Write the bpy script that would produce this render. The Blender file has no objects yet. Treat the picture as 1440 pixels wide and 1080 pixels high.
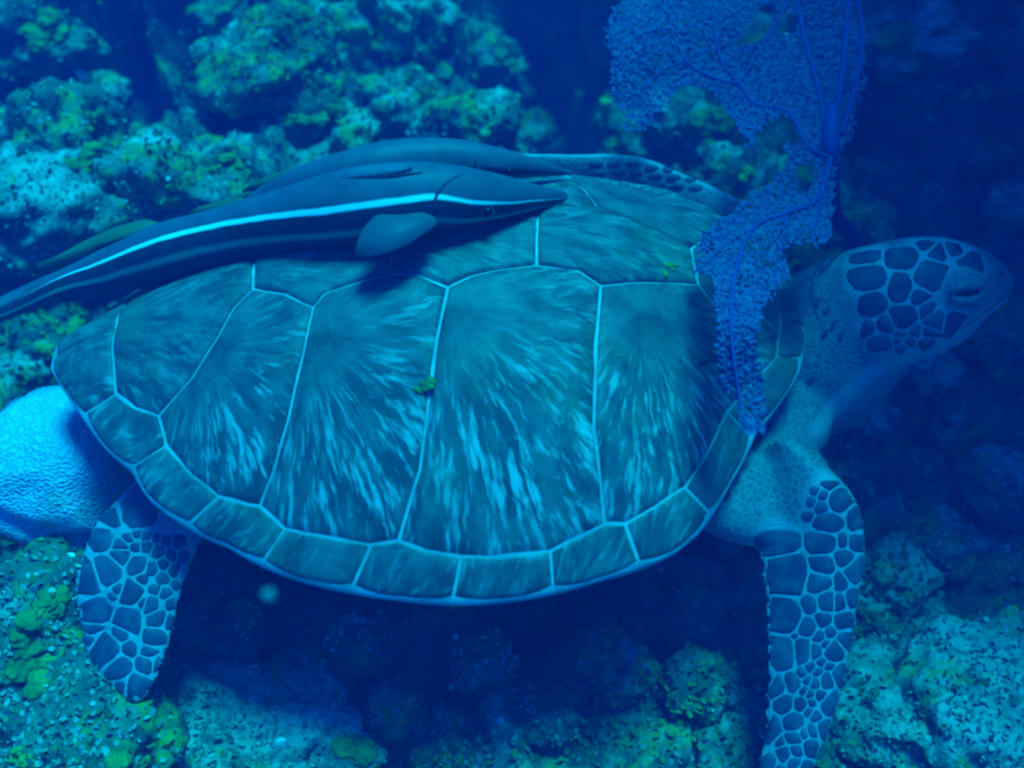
import bpy, bmesh, math, random
import numpy as np
from mathutils import Vector, Matrix
from mathutils.bvhtree import BVHTree

random.seed(7)
rng = np.random.default_rng(11)
S = bpy.context.scene
COL = S.collection

# ------------------------------------------------------------------ camera
PW, PH = 1440, 1080                       # size of the photograph the measurements come from
HFOV = math.radians(50.0)
FPX = PW / 2 / math.tan(HFOV / 2)
PITCH = math.radians(46.0)
FWD = np.array([0, math.cos(PITCH), -math.sin(PITCH)])
RGT = np.array([1.0, 0, 0])
UPV = np.cross(RGT, FWD)
CAM = np.array([0.10576, -1.03603, 0.97355])
cam = bpy.data.cameras.new('camera')
cam.angle = HFOV
cam.clip_start = 0.02
cam.clip_end = 60
cam.dof.use_dof = True
cam.dof.focus_distance = 1.36
cam.dof.aperture_fstop = 2.6
co = bpy.data.objects.new('camera', cam)
COL.objects.link(co)
co.location = CAM
co.rotation_euler = (math.pi / 2 - PITCH, 0, 0)
S.camera = co

# ------------------------------------------------------------------ light: daylight filtered by metres of sea water
SUN_EL, SUN_AZ = math.radians(76), math.radians(35)      # azimuth measured from +Y towards +X
SUN_DIR = Vector((math.cos(SUN_EL) * math.sin(SUN_AZ), math.cos(SUN_EL) * math.cos(SUN_AZ), math.sin(SUN_EL)))
world = bpy.data.worlds.new('World')
S.world = world
world.use_nodes = True
wn, wl = world.node_tree.nodes, world.node_tree.links
bg = wn['Background']
sky = wn.new('ShaderNodeTexSky')
sky.sky_type = 'NISHITA'
sky.sun_disc = False
sky.sun_elevation = SUN_EL
sky.sun_rotation = SUN_AZ
tint = wn.new('ShaderNodeMix')
tint.data_type = 'RGBA'
tint.blend_type = 'MULTIPLY'
tint.inputs[0].default_value = 1.0
wl.new(sky.outputs[0], tint.inputs[6])
tint.inputs[7].default_value = (0.0, 0.30, 1.0, 1)        # what the water column lets through
wl.new(tint.outputs[2], bg.inputs[0])
bg.inputs[1].default_value = 0.15
sun = bpy.data.lights.new('sun', 'SUN')
sun.energy = 5.0
sun.angle = math.radians(18)
sun.color = (0.002, 0.84, 0.98)
so = bpy.data.objects.new('sun', sun)
COL.objects.link(so)
so.rotation_euler = SUN_DIR.to_track_quat('Z', 'Y').to_euler()
S.view_settings.view_transform = 'Standard'
S.view_settings.look = 'None'
S.view_settings.gamma = 1.0
S.view_settings.use_curve_mapping = False
S.view_settings.exposure = 0.68
S.cycles.use_denoising = True
S.cycles.max_bounces = 6
S.cycles.diffuse_bounces = 3
S.cycles.volume_bounces = 1
S.cycles.transparent_max_bounces = 6
S.cycles.filter_width = 2.5


# ------------------------------------------------------------------ helpers
def ray(px, py):
    d = FWD + RGT * (px - PW / 2) / FPX - UPV * (py - PH / 2) / FPX
    return d / np.linalg.norm(d)


def at_z(px, py, z):
    r = ray(px, py)
    return CAM + r * ((z - CAM[2]) / r[2])


def at_d(px, py, depth):
    r = ray(px, py)
    return CAM + r * (depth / float(r @ FWD))


def hash3(ix, iy, iz, s=0):
    h = (ix * 374761393 + iy * 668265263 + iz * 2147483647 + s * 974711) & 0xFFFFFFFF
    h = ((h ^ (h >> 13)) * 1274126177) & 0xFFFFFFFF
    h = ((h ^ (h >> 16)) * 2246822519) & 0xFFFFFFFF
    return ((h ^ (h >> 15)) & 0xFFFFFF) / float(0xFFFFFF)


def vnoise(P, s=0):
    P = np.asarray(P, float)
    I = np.floor(P).astype(np.int64)
    f = P - I
    f = f * f * (3 - 2 * f)
    out = 0
    for dx in (0, 1):
        for dy in (0, 1):
            for dz in (0, 1):
                w = (f[:, 0] if dx else 1 - f[:, 0]) * (f[:, 1] if dy else 1 - f[:, 1]) * (f[:, 2] if dz else 1 - f[:, 2])
                out = out + w * hash3(I[:, 0] + dx, I[:, 1] + dy, I[:, 2] + dz, s)
    return out * 2 - 1


def fbm(P, octv=4, s=0):
    a, t = 1.0, 0
    P = np.asarray(P, float)
    for k in range(octv):
        t = t + a * vnoise(P, s + k)
        P = P * 2.03 + 7.1
        a *= 0.5
    return t


def cell(P, s=0):
    P = np.asarray(P, float)
    I = np.floor(P).astype(np.int64)
    best = np.full(len(P), 9.0)
    for dx in (-1, 0, 1):
        for dy in (-1, 0, 1):
            for dz in (-1, 0, 1):
                a, b, c = I[:, 0] + dx, I[:, 1] + dy, I[:, 2] + dz
                q = np.stack([a + hash3(a, b, c, s), b + hash3(a, b, c, s + 1), c + hash3(a, b, c, s + 2)], 1)
                best = np.minimum(best, ((q - P) ** 2).sum(1))
    return np.sqrt(best)


def bulb(P, s=0):
    return np.clip(1 - cell(P, s) ** 2, 0, 1)


def mesh_obj(name, V, F, mat, parent=None, smooth=True):
    me = bpy.data.meshes.new(name)
    me.from_pydata([tuple(map(float, v)) for v in V], [], [tuple(map(int, f)) for f in F])
    me.update()
    if smooth:
        me.polygons.foreach_set('use_smooth', [True] * len(me.polygons))
    if mat:
        me.materials.append(mat)
    o = bpy.data.objects.new(name, me)
    COL.objects.link(o)
    if parent:
        o.parent = parent
    return o


def tag(o, label, cat, group=None, kind=None):
    if label:
        o['label'] = label
    if cat:
        o['category'] = cat
    if group:
        o['group'] = group
    if kind:
        o['kind'] = kind
    return o


def empty(name, loc, label, cat, group=None):
    o = bpy.data.objects.new(name, None)
    o.empty_display_size = 0.05
    o.location = loc
    COL.objects.link(o)
    return tag(o, label, cat, group)


def part(name, V, F, mat, root, smooth=True):
    """mesh given in world coordinates, parented to root without moving"""
    base = np.array(root.location)
    p = root.parent
    while p:
        base = base + np.array(p.location)
        p = p.parent
    return mesh_obj(name, np.asarray(V, float) - base, F, mat, root, smooth)


# ------------------------------------------------------------------ materials
def nmat(name):
    m = bpy.data.materials.new(name)
    m.use_nodes = True
    nt = m.node_tree
    b = nt.nodes['Principled BSDF']
    b.inputs['Roughness'].default_value = 0.75
    b.inputs['Specular IOR Level'].default_value = 0.15
    return m, nt, b


def N(nt, typ, **kw):
    n = nt.nodes.new(typ)
    for k, v in kw.items():
        if k == 'inp':
            for a, b in v.items():
                n.inputs[a].default_value = b
        else:
            setattr(n, k, v)
    return n


def mixc(nt, fac, a, b):
    n = N(nt, 'ShaderNodeMix', data_type='RGBA')
    for sock, v in ((n.inputs[0], fac), (n.inputs[6], a), (n.inputs[7], b)):
        if hasattr(v, 'links'):
            nt.links.new(v, sock)
        elif isinstance(v, (tuple, list)):
            sock.default_value = (*v, 1)
        else:
            sock.default_value = v
    return n.outputs[2]


def mathn(nt, op, a, b=0.0, clamp=False):
    n = N(nt, 'ShaderNodeMath', operation=op, use_clamp=clamp)
    for sock, v in ((n.inputs[0], a), (n.inputs[1], b)):
        if hasattr(v, 'links'):
            nt.links.new(v, sock)
        else:
            sock.default_value = v
    return n.outputs[0]


def ramp(nt, src, lo, hi):
    n = N(nt, 'ShaderNodeMapRange', inp={1: lo, 2: hi})
    nt.links.new(src, n.inputs[0])
    return n.outputs[0]


def noise(nt, vec, scale, detail=3.0, rough=0.55, dist=0.0):
    n = N(nt, 'ShaderNodeTexNoise', inp={'Scale': scale, 'Detail': detail, 'Roughness': rough, 'Distortion': dist})
    if vec is not None:
        nt.links.new(vec, n.inputs['Vector'])
    return n.outputs[0]


def bump(nt, bsdf, h, strength, dist):
    n = N(nt, 'ShaderNodeBump', inp={'Strength': strength, 'Distance': dist})
    nt.links.new(h, n.inputs['Height'])
    nt.links.new(n.outputs[0], bsdf.inputs['Normal'])


def wpos(nt):
    return N(nt, 'ShaderNodeNewGeometry').outputs['Position']


def reef_mat(name, pale=0.5, green=0.5, seed=0.0, dark=0.5):
    """encrusted limestone: pale sediment turf, olive algae, yellow-green algae, brown crust"""
    m, nt, b = nmat(name)
    g = wpos(nt)
    off = N(nt, 'ShaderNodeVectorMath', operation='ADD')
    nt.links.new(g, off.inputs[0])
    off.inputs[1].default_value = (seed * 3.1, seed * 1.7, seed * 2.3)
    v = off.outputs[0]
    n1 = noise(nt, v, 5.5, 5, 0.6, 0.6)
    n2 = noise(nt, v, 13, 5, 0.65, 0.8)
    n3 = noise(nt, v, 70, 4, 0.7)
    n4 = noise(nt, v, 12, 5, 0.62, 1.0)
    c = mixc(nt, ramp(nt, n2, 0.42, 0.62), (0.075 - .03 * (dark > 1), 0.085 - .035 * (dark > 1), 0.07 - .02 * (dark > 1)), (0.14 - .06 * (dark > 1), 0.17 - .08 * (dark > 1), 0.11 - .03 * (dark > 1)))
    # sediment settles on surfaces that face up
    nz = N(nt, 'ShaderNodeSeparateXYZ')
    nt.links.new(N(nt, 'ShaderNodeNewGeometry').outputs['Normal'], nz.inputs[0])
    sed = mathn(nt, 'MULTIPLY', ramp(nt, nz.outputs[2], 0.25, 0.9), ramp(nt, n1, 0.62 - 0.25 * pale, 0.75 - 0.25 * pale))
    sed = mathn(nt, 'MULTIPLY', sed, ramp(nt, n3, 0.30, 0.52))
    c = mixc(nt, sed, c, (0.39, 0.43, 0.37))
    gr = mathn(nt, 'MULTIPLY', ramp(nt, n4, 0.60 - 0.14 * green, 0.70 - 0.14 * green), ramp(nt, n2, 0.36, 0.5))
    c = mixc(nt, mathn(nt, 'MULTIPLY', gr, 0.85), c, (0.20, 0.30, 0.035))
    dk = ramp(nt, noise(nt, v, 9, 4, 0.6, 1.5), 0.58 - 0.08 * dark, 0.68 - 0.08 * dark)
    c = mixc(nt, mathn(nt, 'MULTIPLY', dk, 0.75), c, (0.05, 0.055, 0.06))
    sp = N(nt, 'ShaderNodeTexVoronoi', inp={'Scale': 55.0})
    nt.links.new(v, sp.inputs['Vector'])
    spk = mathn(nt, 'MULTIPLY', mathn(nt, 'LESS_THAN', sp.outputs[0], 0.17), ramp(nt, n1, 0.45, 0.6))
    c = mixc(nt, mathn(nt, 'MULTIPLY', spk, 0.30), c, (0.62, 0.64, 0.58))
    nt.links.new(c, b.inputs['Base Color'])
    h = mathn(nt, 'ADD', mathn(nt, 'MULTIPLY', n3, 0.5), n4)
    bump(nt, b, h, 0.9, 0.012)
    b.inputs['Roughness'].default_value = 0.95
    b.inputs['Specular IOR Level'].default_value = 0.05
    return m


def plain_mat(name, col, col2=None, scale=30, rough=0.8, bmp=0.0, bscale=80):
    m, nt, b = nmat(name)
    g = wpos(nt)
    if col2:
        c = mixc(nt, ramp(nt, noise(nt, g, scale, 4, 0.6), 0.38, 0.62), col, col2)
        nt.links.new(c, b.inputs['Base Color'])
    else:
        b.inputs['Base Color'].default_value = (*col, 1)
    b.inputs['Roughness'].default_value = rough
    if bmp:
        bump(nt, b, noise(nt, g, bscale, 4, 0.6), bmp, 0.004)
    return m


# ------------------------------------------------------------------ reef: the ground
def sstep(x):
    x = np.clip(x, 0, 1)
    return x * x * (3 - 2 * x)


PITS = []
WALLS = []


def ground_raw(x, y):
    z = -0.43 + 0.42 * sstep((y - 0.30) / 2.0) + 0.10 * sstep((y - 1.6) / 1.2)
    z = z + 0.06 * sstep((-x - 0.25) / 0.5) - 0.05 * sstep((x - 0.5) / 0.7)
    for (cx, cy, r, d) in PITS:
        z = z - d * np.exp(-((x - cx) ** 2 + (y - cy) ** 2) / (r * r))
    for (cx, cy, hw_, h_) in WALLS:                 # upright faces of reef blocks, backs sloping away
        fx = np.exp(-((x - cx) / hw_) ** 6)
        yy = y - cy + 0.05 * np.sin(x * 19 + cx * 7) + 0.03 * np.sin(x * 43)
        z = z + h_ * fx * sstep(yy / 0.035) * (1 - 0.8 * sstep((yy - 0.25) / 0.9))
    return z


def on_ground(px, py):
    r = ray(px, py)
    t = np.linspace(0.6, 6, 3000)
    q = CAM[None] + r[None] * t[:, None]
    i = int(np.argmax(q[:, 2] < ground_raw(q[:, 0], q[:, 1])))
    return q[i]


for (px, py, r, d) in ((205, 100, .19, .50), (235, 20, .15, .40), (830, 95, .22, .50), (760, 30, .18, .40), (330, 190, .10, .14),
                       (600, 115, .10, .14), (1330, 240, .20, .22), (1230, 160, .13, .22), (1400, 120, .2, .2),
                       (1280, 620, .22, .14), (40, 545, .10, .16), (560, 960, .30, .08), (1000, 225, .12, .16), (30, 110, .1, .12)):
    p = on_ground(px, py)
    PITS.append((p[0], p[1], r, d))

for (px, py, hw_, h_) in ((215, 215, .15, .36), (800, 188, .20, .32), (25, 165, .12, .20), (620, 150, .07, .14), (335, 205, .06, .14), (1330, 345, .30, .22), (1260, 170, .22, .22), (120, 70, .1, .16)):
    p = on_ground(px, py)
    WALLS.append((p[0], p[1], hw_, h_))

X0, X1, Y0, Y1 = -1.9, 2.3, -1.0, 3.2
NX, NY = 500, 460
gx, gy = np.meshgrid(np.linspace(X0, X1, NX), np.linspace(0, 1, NY) ** 1.15 * (Y1 - Y0) + Y0)
gx, gy = gx.ravel(), gy.ravel()
gz = ground_raw(gx, gy)
P3 = np.stack([gx, gy, gz], 1)
warp = np.stack([fbm(P3 * 4, 3, 50), fbm(P3 * 4, 3, 60), np.zeros(len(gx))], 1)
Q = P3 + warp * 0.05
rel = 0.14 * bulb(Q * 3.2, 1) + 0.11 * bulb(Q * 8.5, 5) * (0.4 + 0.9 * np.clip(fbm(P3 * 3, 2, 9) + .5, 0, 1)) + 0.055 * bulb(Q * 21, 9) * (0.3 + np.clip(fbm(P3 * 5 + 2, 2, 19) + .5, 0, 1)) + 0.024 * bulb(Q * 48, 13)
rel = rel + 0.04 * fbm(P3 * 6, 4, 21) - 0.13
gz = gz + rel
lat = np.stack([fbm(P3 * 9 + 3, 3, 31), fbm(P3 * 9 + 8, 3, 41)], 1) * 0.022
GV = np.stack([gx + lat[:, 0], gy + lat[:, 1], gz], 1)
ii, jj = np.meshgrid(np.arange(NX - 1), np.arange(NY - 1))
k = (jj * NX + ii).ravel()
GF = np.stack([k, k + 1, k + NX + 1, k + NX], 1)
M_reef = reef_mat('reef_crust', 0.42, 0.45, 0.0, 0.9)
floor = mesh_obj('reef_floor', GV, GF, M_reef)
floor['kind'] = 'structure'
GBVH = BVHTree.FromPolygons([Vector(v) for v in GV], GF.tolist())


def floor_hit(px, py):
    h = GBVH.ray_cast(Vector(CAM), Vector(ray(px, py)))
    return np.array(h[0]) if h[0] else on_ground(px, py)


# the far sea bed outside the frame
V = [(-25, -25, -1.2), (25, -25, -1.2), (25, 25, -1.2), (-25, 25, -1.2)]
sb = mesh_obj('sea_bed', V, [(0, 1, 2, 3)], M_reef)
sb['kind'] = 'structure'


# ------------------------------------------------------------------ lumpy solids
def ico(sub):
    bm = bmesh.new()
    bmesh.ops.create_icosphere(bm, subdivisions=sub, radius=1.0)
    V = np.array([v.co for v in bm.verts])
    F = np.array([[v.index for v in f.verts] for f in bm.faces])
    bm.free()
    return V, F


ICO = {k: ico(k) for k in (2, 3, 4, 5)}


def lump(c, r, seed=0, sub=5, sc=(1, 1, 1), rough=1.0, rot=0.0):
    V, F = ICO[sub]
    d = V.copy()
    Pn = V * 1.6 + seed * 5.3
    k = 1 + rough * (0.30 * fbm(Pn * 0.9, 3, seed) + 0.22 * bulb(Pn * 1.7, seed + 3) + 0.13 * bulb(Pn * 4.2, seed + 6) + 0.06 * bulb(Pn * 10, seed + 9) - 0.18)
    d = d * k[:, None] * np.array(sc) * r
    ca, sa = math.cos(rot), math.sin(rot)
    d = np.stack([d[:, 0] * ca - d[:, 1] * sa, d[:, 0] * sa + d[:, 1] * ca, d[:, 2]], 1)
    return d + np.asarray(c), F


# unseen ledge added above the right-hand side to shade the head and the gully
LV = []
nu, nv = 90, 70
for j in range(nv):
    for i in range(nu):
        u, v = i / (nu - 1), j / (nv - 1) * 2 * math.pi
        y = -0.12 + 2.3 * u
        edge = 0.83 + 0.35 * max(0.0, 1 - u * 9) - 0.12 * math.sin(u * 5.0) + 0.08 * math.sin(u * 13 + 1)
        cx, cz = edge + 1.5, 1.75
        LV.append((cx - 1.5 * math.cos(v) * (1 if math.cos(v) > 0 else 1.0), y, cz + 0.42 * math.sin(v)))
LV = np.array(LV)
LV = LV + np.stack([fbm(LV * 2.5, 4, 70), fbm(LV * 2.5, 4, 71), fbm(LV * 2.5, 4, 72)], 1) * 0.11
LF = [(j * nu + i, j * nu + i + 1, ((j + 1) % nv) * nu + i + 1, ((j + 1) % nv) * nu + i) for j in range(nv - 1) for i in range(nu - 1)]
LF += [tuple(j * nu for j in range(nv)), tuple(j * nu + nu - 1 for j in range(nv))[::-1]]
ledge = mesh_obj('added_shade_ledge', LV, LF, M_reef)
ledge['kind'] = 'structure'
# unseen wall added to carry the shading ledge, out of frame on the right
WV, WF = lump((3.0, 1.2, 0.4), 1.0, 5, 5, (0.75, 2.6, 1.7), 0.8)
wall = mesh_obj('added_ledge_wall', WV, WF, M_reef)
wall['kind'] = 'structure'

# ------------------------------------------------------------------ reef rocks, one by one
M_r = [reef_mat('reef_rock_pale', 0.95, 0.35, 1.0, 0.2), reef_mat('reef_rock_green', 0.5, 0.72, 2.0, 0.4),
       reef_mat('reef_rock_mixed', 0.55, 0.85, 3.0, 0.55), reef_mat('reef_rock_dim', 0.6, 0.5, 4.0, 0.35)]
ROCKS = [
    # px, py, radius px, squash (x,y,z), material, label
    (62, 60, 60, (1.1, .8, .6), 1, 'yellow-green crusted rock shelf above the dark cleft at the far left'),
    (85, 200, 72, (1, .9, .9), 1, 'lumpy algae-yellow rock between the dark cleft and the pale sandy mound'),
    (40, 310, 115, (1.1, .9, .7), 0, 'broad pale sandy reef mound behind the tail of the striped remora'),
    (255, 262, 76, (1.15, .9, .75), 2, 'rounded pale-topped boulder just above the back of the striped remora'),
    (385, 95, 84, (1.25, .9, .7), 2, 'pale-topped reef block with a greenish front beside the dark cleft'),
    (440, 165, 66, (1, .9, .9), 1, 'greenish knobby rock below the pale-topped reef block'),
    (535, 50, 84, (1, .8, 1.0), 2, 'turquoise speckled reef knob overgrown with small leafy algae'),
    (560, 160, 66, (1.1, .9, .8), 2, 'speckled rubble rock above the hump of the plain remora'),
    (685, 90, 42, (1, 1, 1), 2, 'small smooth round boulder beside the deep dark hole'),
    (675, 175, 46, (1.1, 1, .8), 2, 'low mossy stone above the snouts of the two remoras'),
    (905, 195, 50, (1.2, 1, .7), 2, 'low crusted stone just below the tip of the sea fan'),
    (960, 175, 48, (1.1, 1, .9), 1, 'grey-green rock seen through the notch of the sea fan'),
    (1270, 40, 75, (1.4, 1, .6), 3, 'dim green-topped reef block right of the sea fan stem'),
    (1410, 480, 70, (.8, 1, .9), 2, 'algae-speckled rock just below the beak of the turtle'),
    (1370, 1010, 130, (1.2, 1, .55), 0, 'bright pale reef mound beside the front flipper tip'),
    (1240, 1010, 90, (1.1, 1, .5), 0, 'pale rubble hump between the front flipper and the bright mound'),
    (900, 1055, 75, (1.2, 1, .6), 3, 'dim greenish boulder in the shadow below the shell'),
    (360, 1060, 110, (1.4, 1, .45), 0, 'pale sandy rock near the tip of the rear flipper'),
    (90, 1030, 110, (1.2, 1, .5), 1, 'green-dotted flat rock below the lumpy algae rock'),
    (40, 880, 85, (1, 1, .8), 1, 'lumpy rock covered in round green algae beside the rear flipper'),
    (60, 500, 66, (1.2, 1, .9), 1, 'mossy green rock under the tail of the striped remora'),
    (1250, 830, 80, (1, 1, .6), 3, 'crumbly dim rock beside the elbow of the front flipper'),
    (50, 775, 78, (1.3, 1, .7), 2, 'low turf-covered rock at the foot of the brain coral'),
    (1320, 330, 80, (1.3, 1, .6), 3, 'dark rock in the shaded gully behind the turtle head'),
]
SMALL = [
    (600, 15, 34, 'small knobby stone at the top corner of the turquoise speckled knob'), (640, 140, 30, 'small stone between the speckled rubble rock and the round boulder'),
    (730, 190, 34, 'flat little stone just above the snout of the plain remora'), (770, 200, 26, 'tiny stone squeezed under the lip of the deep dark hole'),
    (480, 130, 30, 'small stone between the turquoise knob and the greenish knobby rock'), (590, 95, 32, 'knobby stone under the foot of the turquoise knob'),
    (720, 130, 24, 'small stone at the edge of the hole beside the round boulder'), (150, 130, 30, 'small crusted stone inside the dark cleft above the algae-yellow rock'),
    (20, 190, 34, 'small stone leaning against the outer side of the algae-yellow rock'), (170, 255, 26, 'little stone in the gap between the pale mound and the pale-topped boulder'),
    (330, 150, 28, 'small stone in the cleft below the pale-topped reef block'), (500, 190, 30, 'low stone between the greenish knobby rock and the plain remora hump'),
    (610, 185, 30, 'low stone touching the back of the plain remora at its hump'), (870, 165, 26, 'small stone beside the tube sponges under the fan edge'),
    (940, 215, 24, 'small stone just behind the far front flipper below the fan tip'), (1015, 225, 24, 'little stone under the stack of green sponge lobes'),
    (890, 20, 30, 'small stone hidden partly behind the upper lobe of the sea fan'), (20, 20, 34, 'small stone behind the yellow-green rock shelf'),
    (310, 20, 30, 'small stone behind the crest of the pale-topped reef block'), (450, 20, 34, 'small stone between the pale-topped block and the turquoise knob crest'),
    (1240, 250, 40, 'dim stone standing just beside the sea fan stem in the gully'), (1300, 130, 42, 'dim stone below the green-topped reef block in the gully'),
    (1370, 210, 44, 'dim stone halfway up the shaded gully above the dark rock'), (1420, 60, 46, 'dim stone beside the green-topped reef block, high in the gully'),
    (1230, 320, 30, 'dim little stone right behind the crown of the turtle head'), (1420, 300, 40, 'dim stone beside the dark rock behind the turtle head'),
    (1300, 520, 38, 'dim stone directly below the turtle throat'), (1220, 590, 34, 'dim stone in the bay between the throat and the front flipper'),
    (1350, 600, 46, 'dim stone below the algae-speckled rock under the beak'), (1290, 690, 42, 'dim stone level with the elbow of the front flipper'),
    (1400, 690, 50, 'broader dim stone two stones out from the flipper elbow'), (1330, 770, 50, 'dim stone between the crumbly rock and the bright pale mound'),
    (1420, 820, 56, 'dim broad stone at the back of the bright pale mound'),
    (330, 900, 40, 'dark stone in the shell shadow beside the rear flipper'), (430, 960, 46, 'dark stone at the upper edge of the pale sandy rock'),
    (560, 1000, 40, 'dark stone in the shadow beside the yellowish algae patch'), (680, 930, 38, 'dark stone under the widest part of the shell'),
    (760, 1010, 44, 'dark stone at the near edge of the shell shadow'), (640, 1060, 50, 'dark low stone just outside the shell shadow'),
    (860, 930, 42, 'dark stone in the shadow behind the dim greenish boulder'), (980, 960, 46, 'dark stone in the shadow close to the front flipper'),
    (1020, 1050, 48, 'dark stone beside the tip end of the front flipper'), (500, 900, 34, 'dark small stone in the deepest shadow under the shell')]
small = SMALL
ROCKS += [(x_, y_, r_, (random.uniform(.9, 1.3), 1, random.uniform(.6, .9)), random.choice((1, 2, 2, 3)), l_) for x_, y_, r_, l_ in small]
rock_objs = []
for n, (px, py, rp, sc, mi, lab) in enumerate(ROCKS):
    p = floor_hit(px, py)
    dep = float((p - CAM) @ FWD)
    r = rp * dep / FPX
    dep2 = dep - r * 0.35
    c = at_d(px, py, dep2)
    V, F = lump((0, 0, 0), r, 20 + n * 4, 5 if n < 24 else 4, sc, 1.25, random.uniform(0, 6))
    o = mesh_obj('reef_rock', V, F, M_r[mi])
    o.location = c
    tag(o, lab, 'rock', 'small stones of the reef' if n >= 24 else 'rocks of the reef')
    rock_objs.append((o, V + c, F, mi))

# ------------------------------------------------------------------ brain coral
m, nt, b = nmat('brain_coral')
tc = N(nt, 'ShaderNodeTexCoord').outputs['Object']
nz = N(nt, 'ShaderNodeTexNoise', inp={'Scale': 9.0, 'Detail': 2.0})
nt.links.new(tc, nz.inputs['Vector'])
wv = N(nt, 'ShaderNodeTexWave', wave_type='BANDS', bands_direction='Z', inp={'Scale': 60.0, 'Distortion': 10.0, 'Detail': 1.5, 'Detail Scale': 2.0})
nt.links.new(tc, wv.inputs['Vector'])
c = mixc(nt, wv.outputs[1], (0.33, 0.40, 0.47), (0.47, 0.55, 0.64))
c = mixc(nt, ramp(nt, noise(nt, tc, 7, 3), 0.62, 0.72), c, (0.28, 0.34, 0.22))
nt.links.new(c, b.inputs['Base Color'])
bump(nt, b, wv.outputs[1], 0.5, 0.006)
b.inputs['Roughness'].default_value = 0.9
M_brain = m
p = at_d(82, 672, 1.52)
r = 118 * 1.52 / FPX
V, F = ICO[5]
d = V * (1 + 0.12 * fbm(V * 1.4 + 3, 3, 3)[:, None])
# a shallow saddle between its two lobes
cut = np.exp(-((d[:, 0] * 0.35 + d[:, 2] - d[:, 1] * .3 - 0.42) / 0.10) ** 2) * 0.12
d = d * (1 - cut)[:, None] * r * np.array([1.0, 1.0, 0.98])
bc = mesh_obj('brain_coral', d, F, M_brain)
bc.location = p
tag(bc, 'pale blue domed brain coral with fine wavy ridges beside the rear of the shell', 'coral')
mesh_obj('base_rock', *(lambda v, f: (v, f))(*lump((0, 0, -0.11), 0.11, 91, 4, (1.1, 1.1, .9))), M_r[2], bc)

# ------------------------------------------------------------------ TURTLE: the shell as a surface over its plan
TL = 0.96788
TYAW = math.radians(5.99)
TC = np.array([.01169, .0046, 0])
RIM = [(-.502, 0), (-.506, -.019), (-.473, -.071), (-.446, -.113), (-.425, -.143), (-.388, -.180), (-.367, -.218), (-.314, -.264),
       (-.268, -.289), (-.226, -.318), (-.173, -.342), (-.125, -.357), (-.072, -.370), (-.012, -.382), (.041, -.385), (.103, -.382),
       (.166, -.371), (.209, -.364), (.251, -.352), (.287, -.329), (.315, -.298), (.341, -.263), (.387, -.197), (.43, -.155),
       (.464, -.115), (.486, -.059), (.49, 0)]
_r = np.array(RIM)
_th = np.arctan2(-_r[:, 1], _r[:, 0])
_rr = np.hypot(_r[:, 0], _r[:, 1])
_o = np.argsort(_th)
_th, _rr = _th[_o], _rr[_o]


def rimR(th):
    return np.interp(np.abs(th), _th, _rr) * (1 + .13 * np.exp(-((th - .52) / .3) ** 2))


def shell_pt(th, rho, lift=0.0):
    """plan polar (angle, fraction of rim) -> world point on the carapace"""
    th, rho = np.asarray(th, float), np.asarray(rho, float)
    R = rimR(th)
    x, y = R * rho * np.cos(th), R * rho * np.sin(th)
    xr = R * np.cos(th)
    zr = -.07 * np.maximum(0, np.cos(np.pi * np.clip(xr, -.5, .5))) ** .8
    z = zr * rho ** 3 + .17 * (1 - np.minimum(rho, 1) ** 1.8) ** 1.1 + .02 * np.exp(-((th - .45) / .35) ** 2) * rho ** 1.5
    return loc2w(np.stack([x, y, z + lift / TL], -1))


def loc2w(l):
    l = np.asarray(l, float) * TL
    x, y, z = l[..., 0], l[..., 1], l[..., 2]
    return np.stack([TC[0] + x * math.cos(TYAW) - y * math.sin(TYAW), TC[1] + x * math.sin(TYAW) + y * math.cos(TYAW), z], -1)


def xy2pol(x, y):
    th = np.arctan2(y, x)
    return th, np.hypot(x, y) / rimR(th)


def pol2xy(th, rho):
    R = rimR(np.asarray(th, float))
    return np.stack([R * rho * np.cos(th), R * rho * np.sin(th)], -1)


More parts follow.
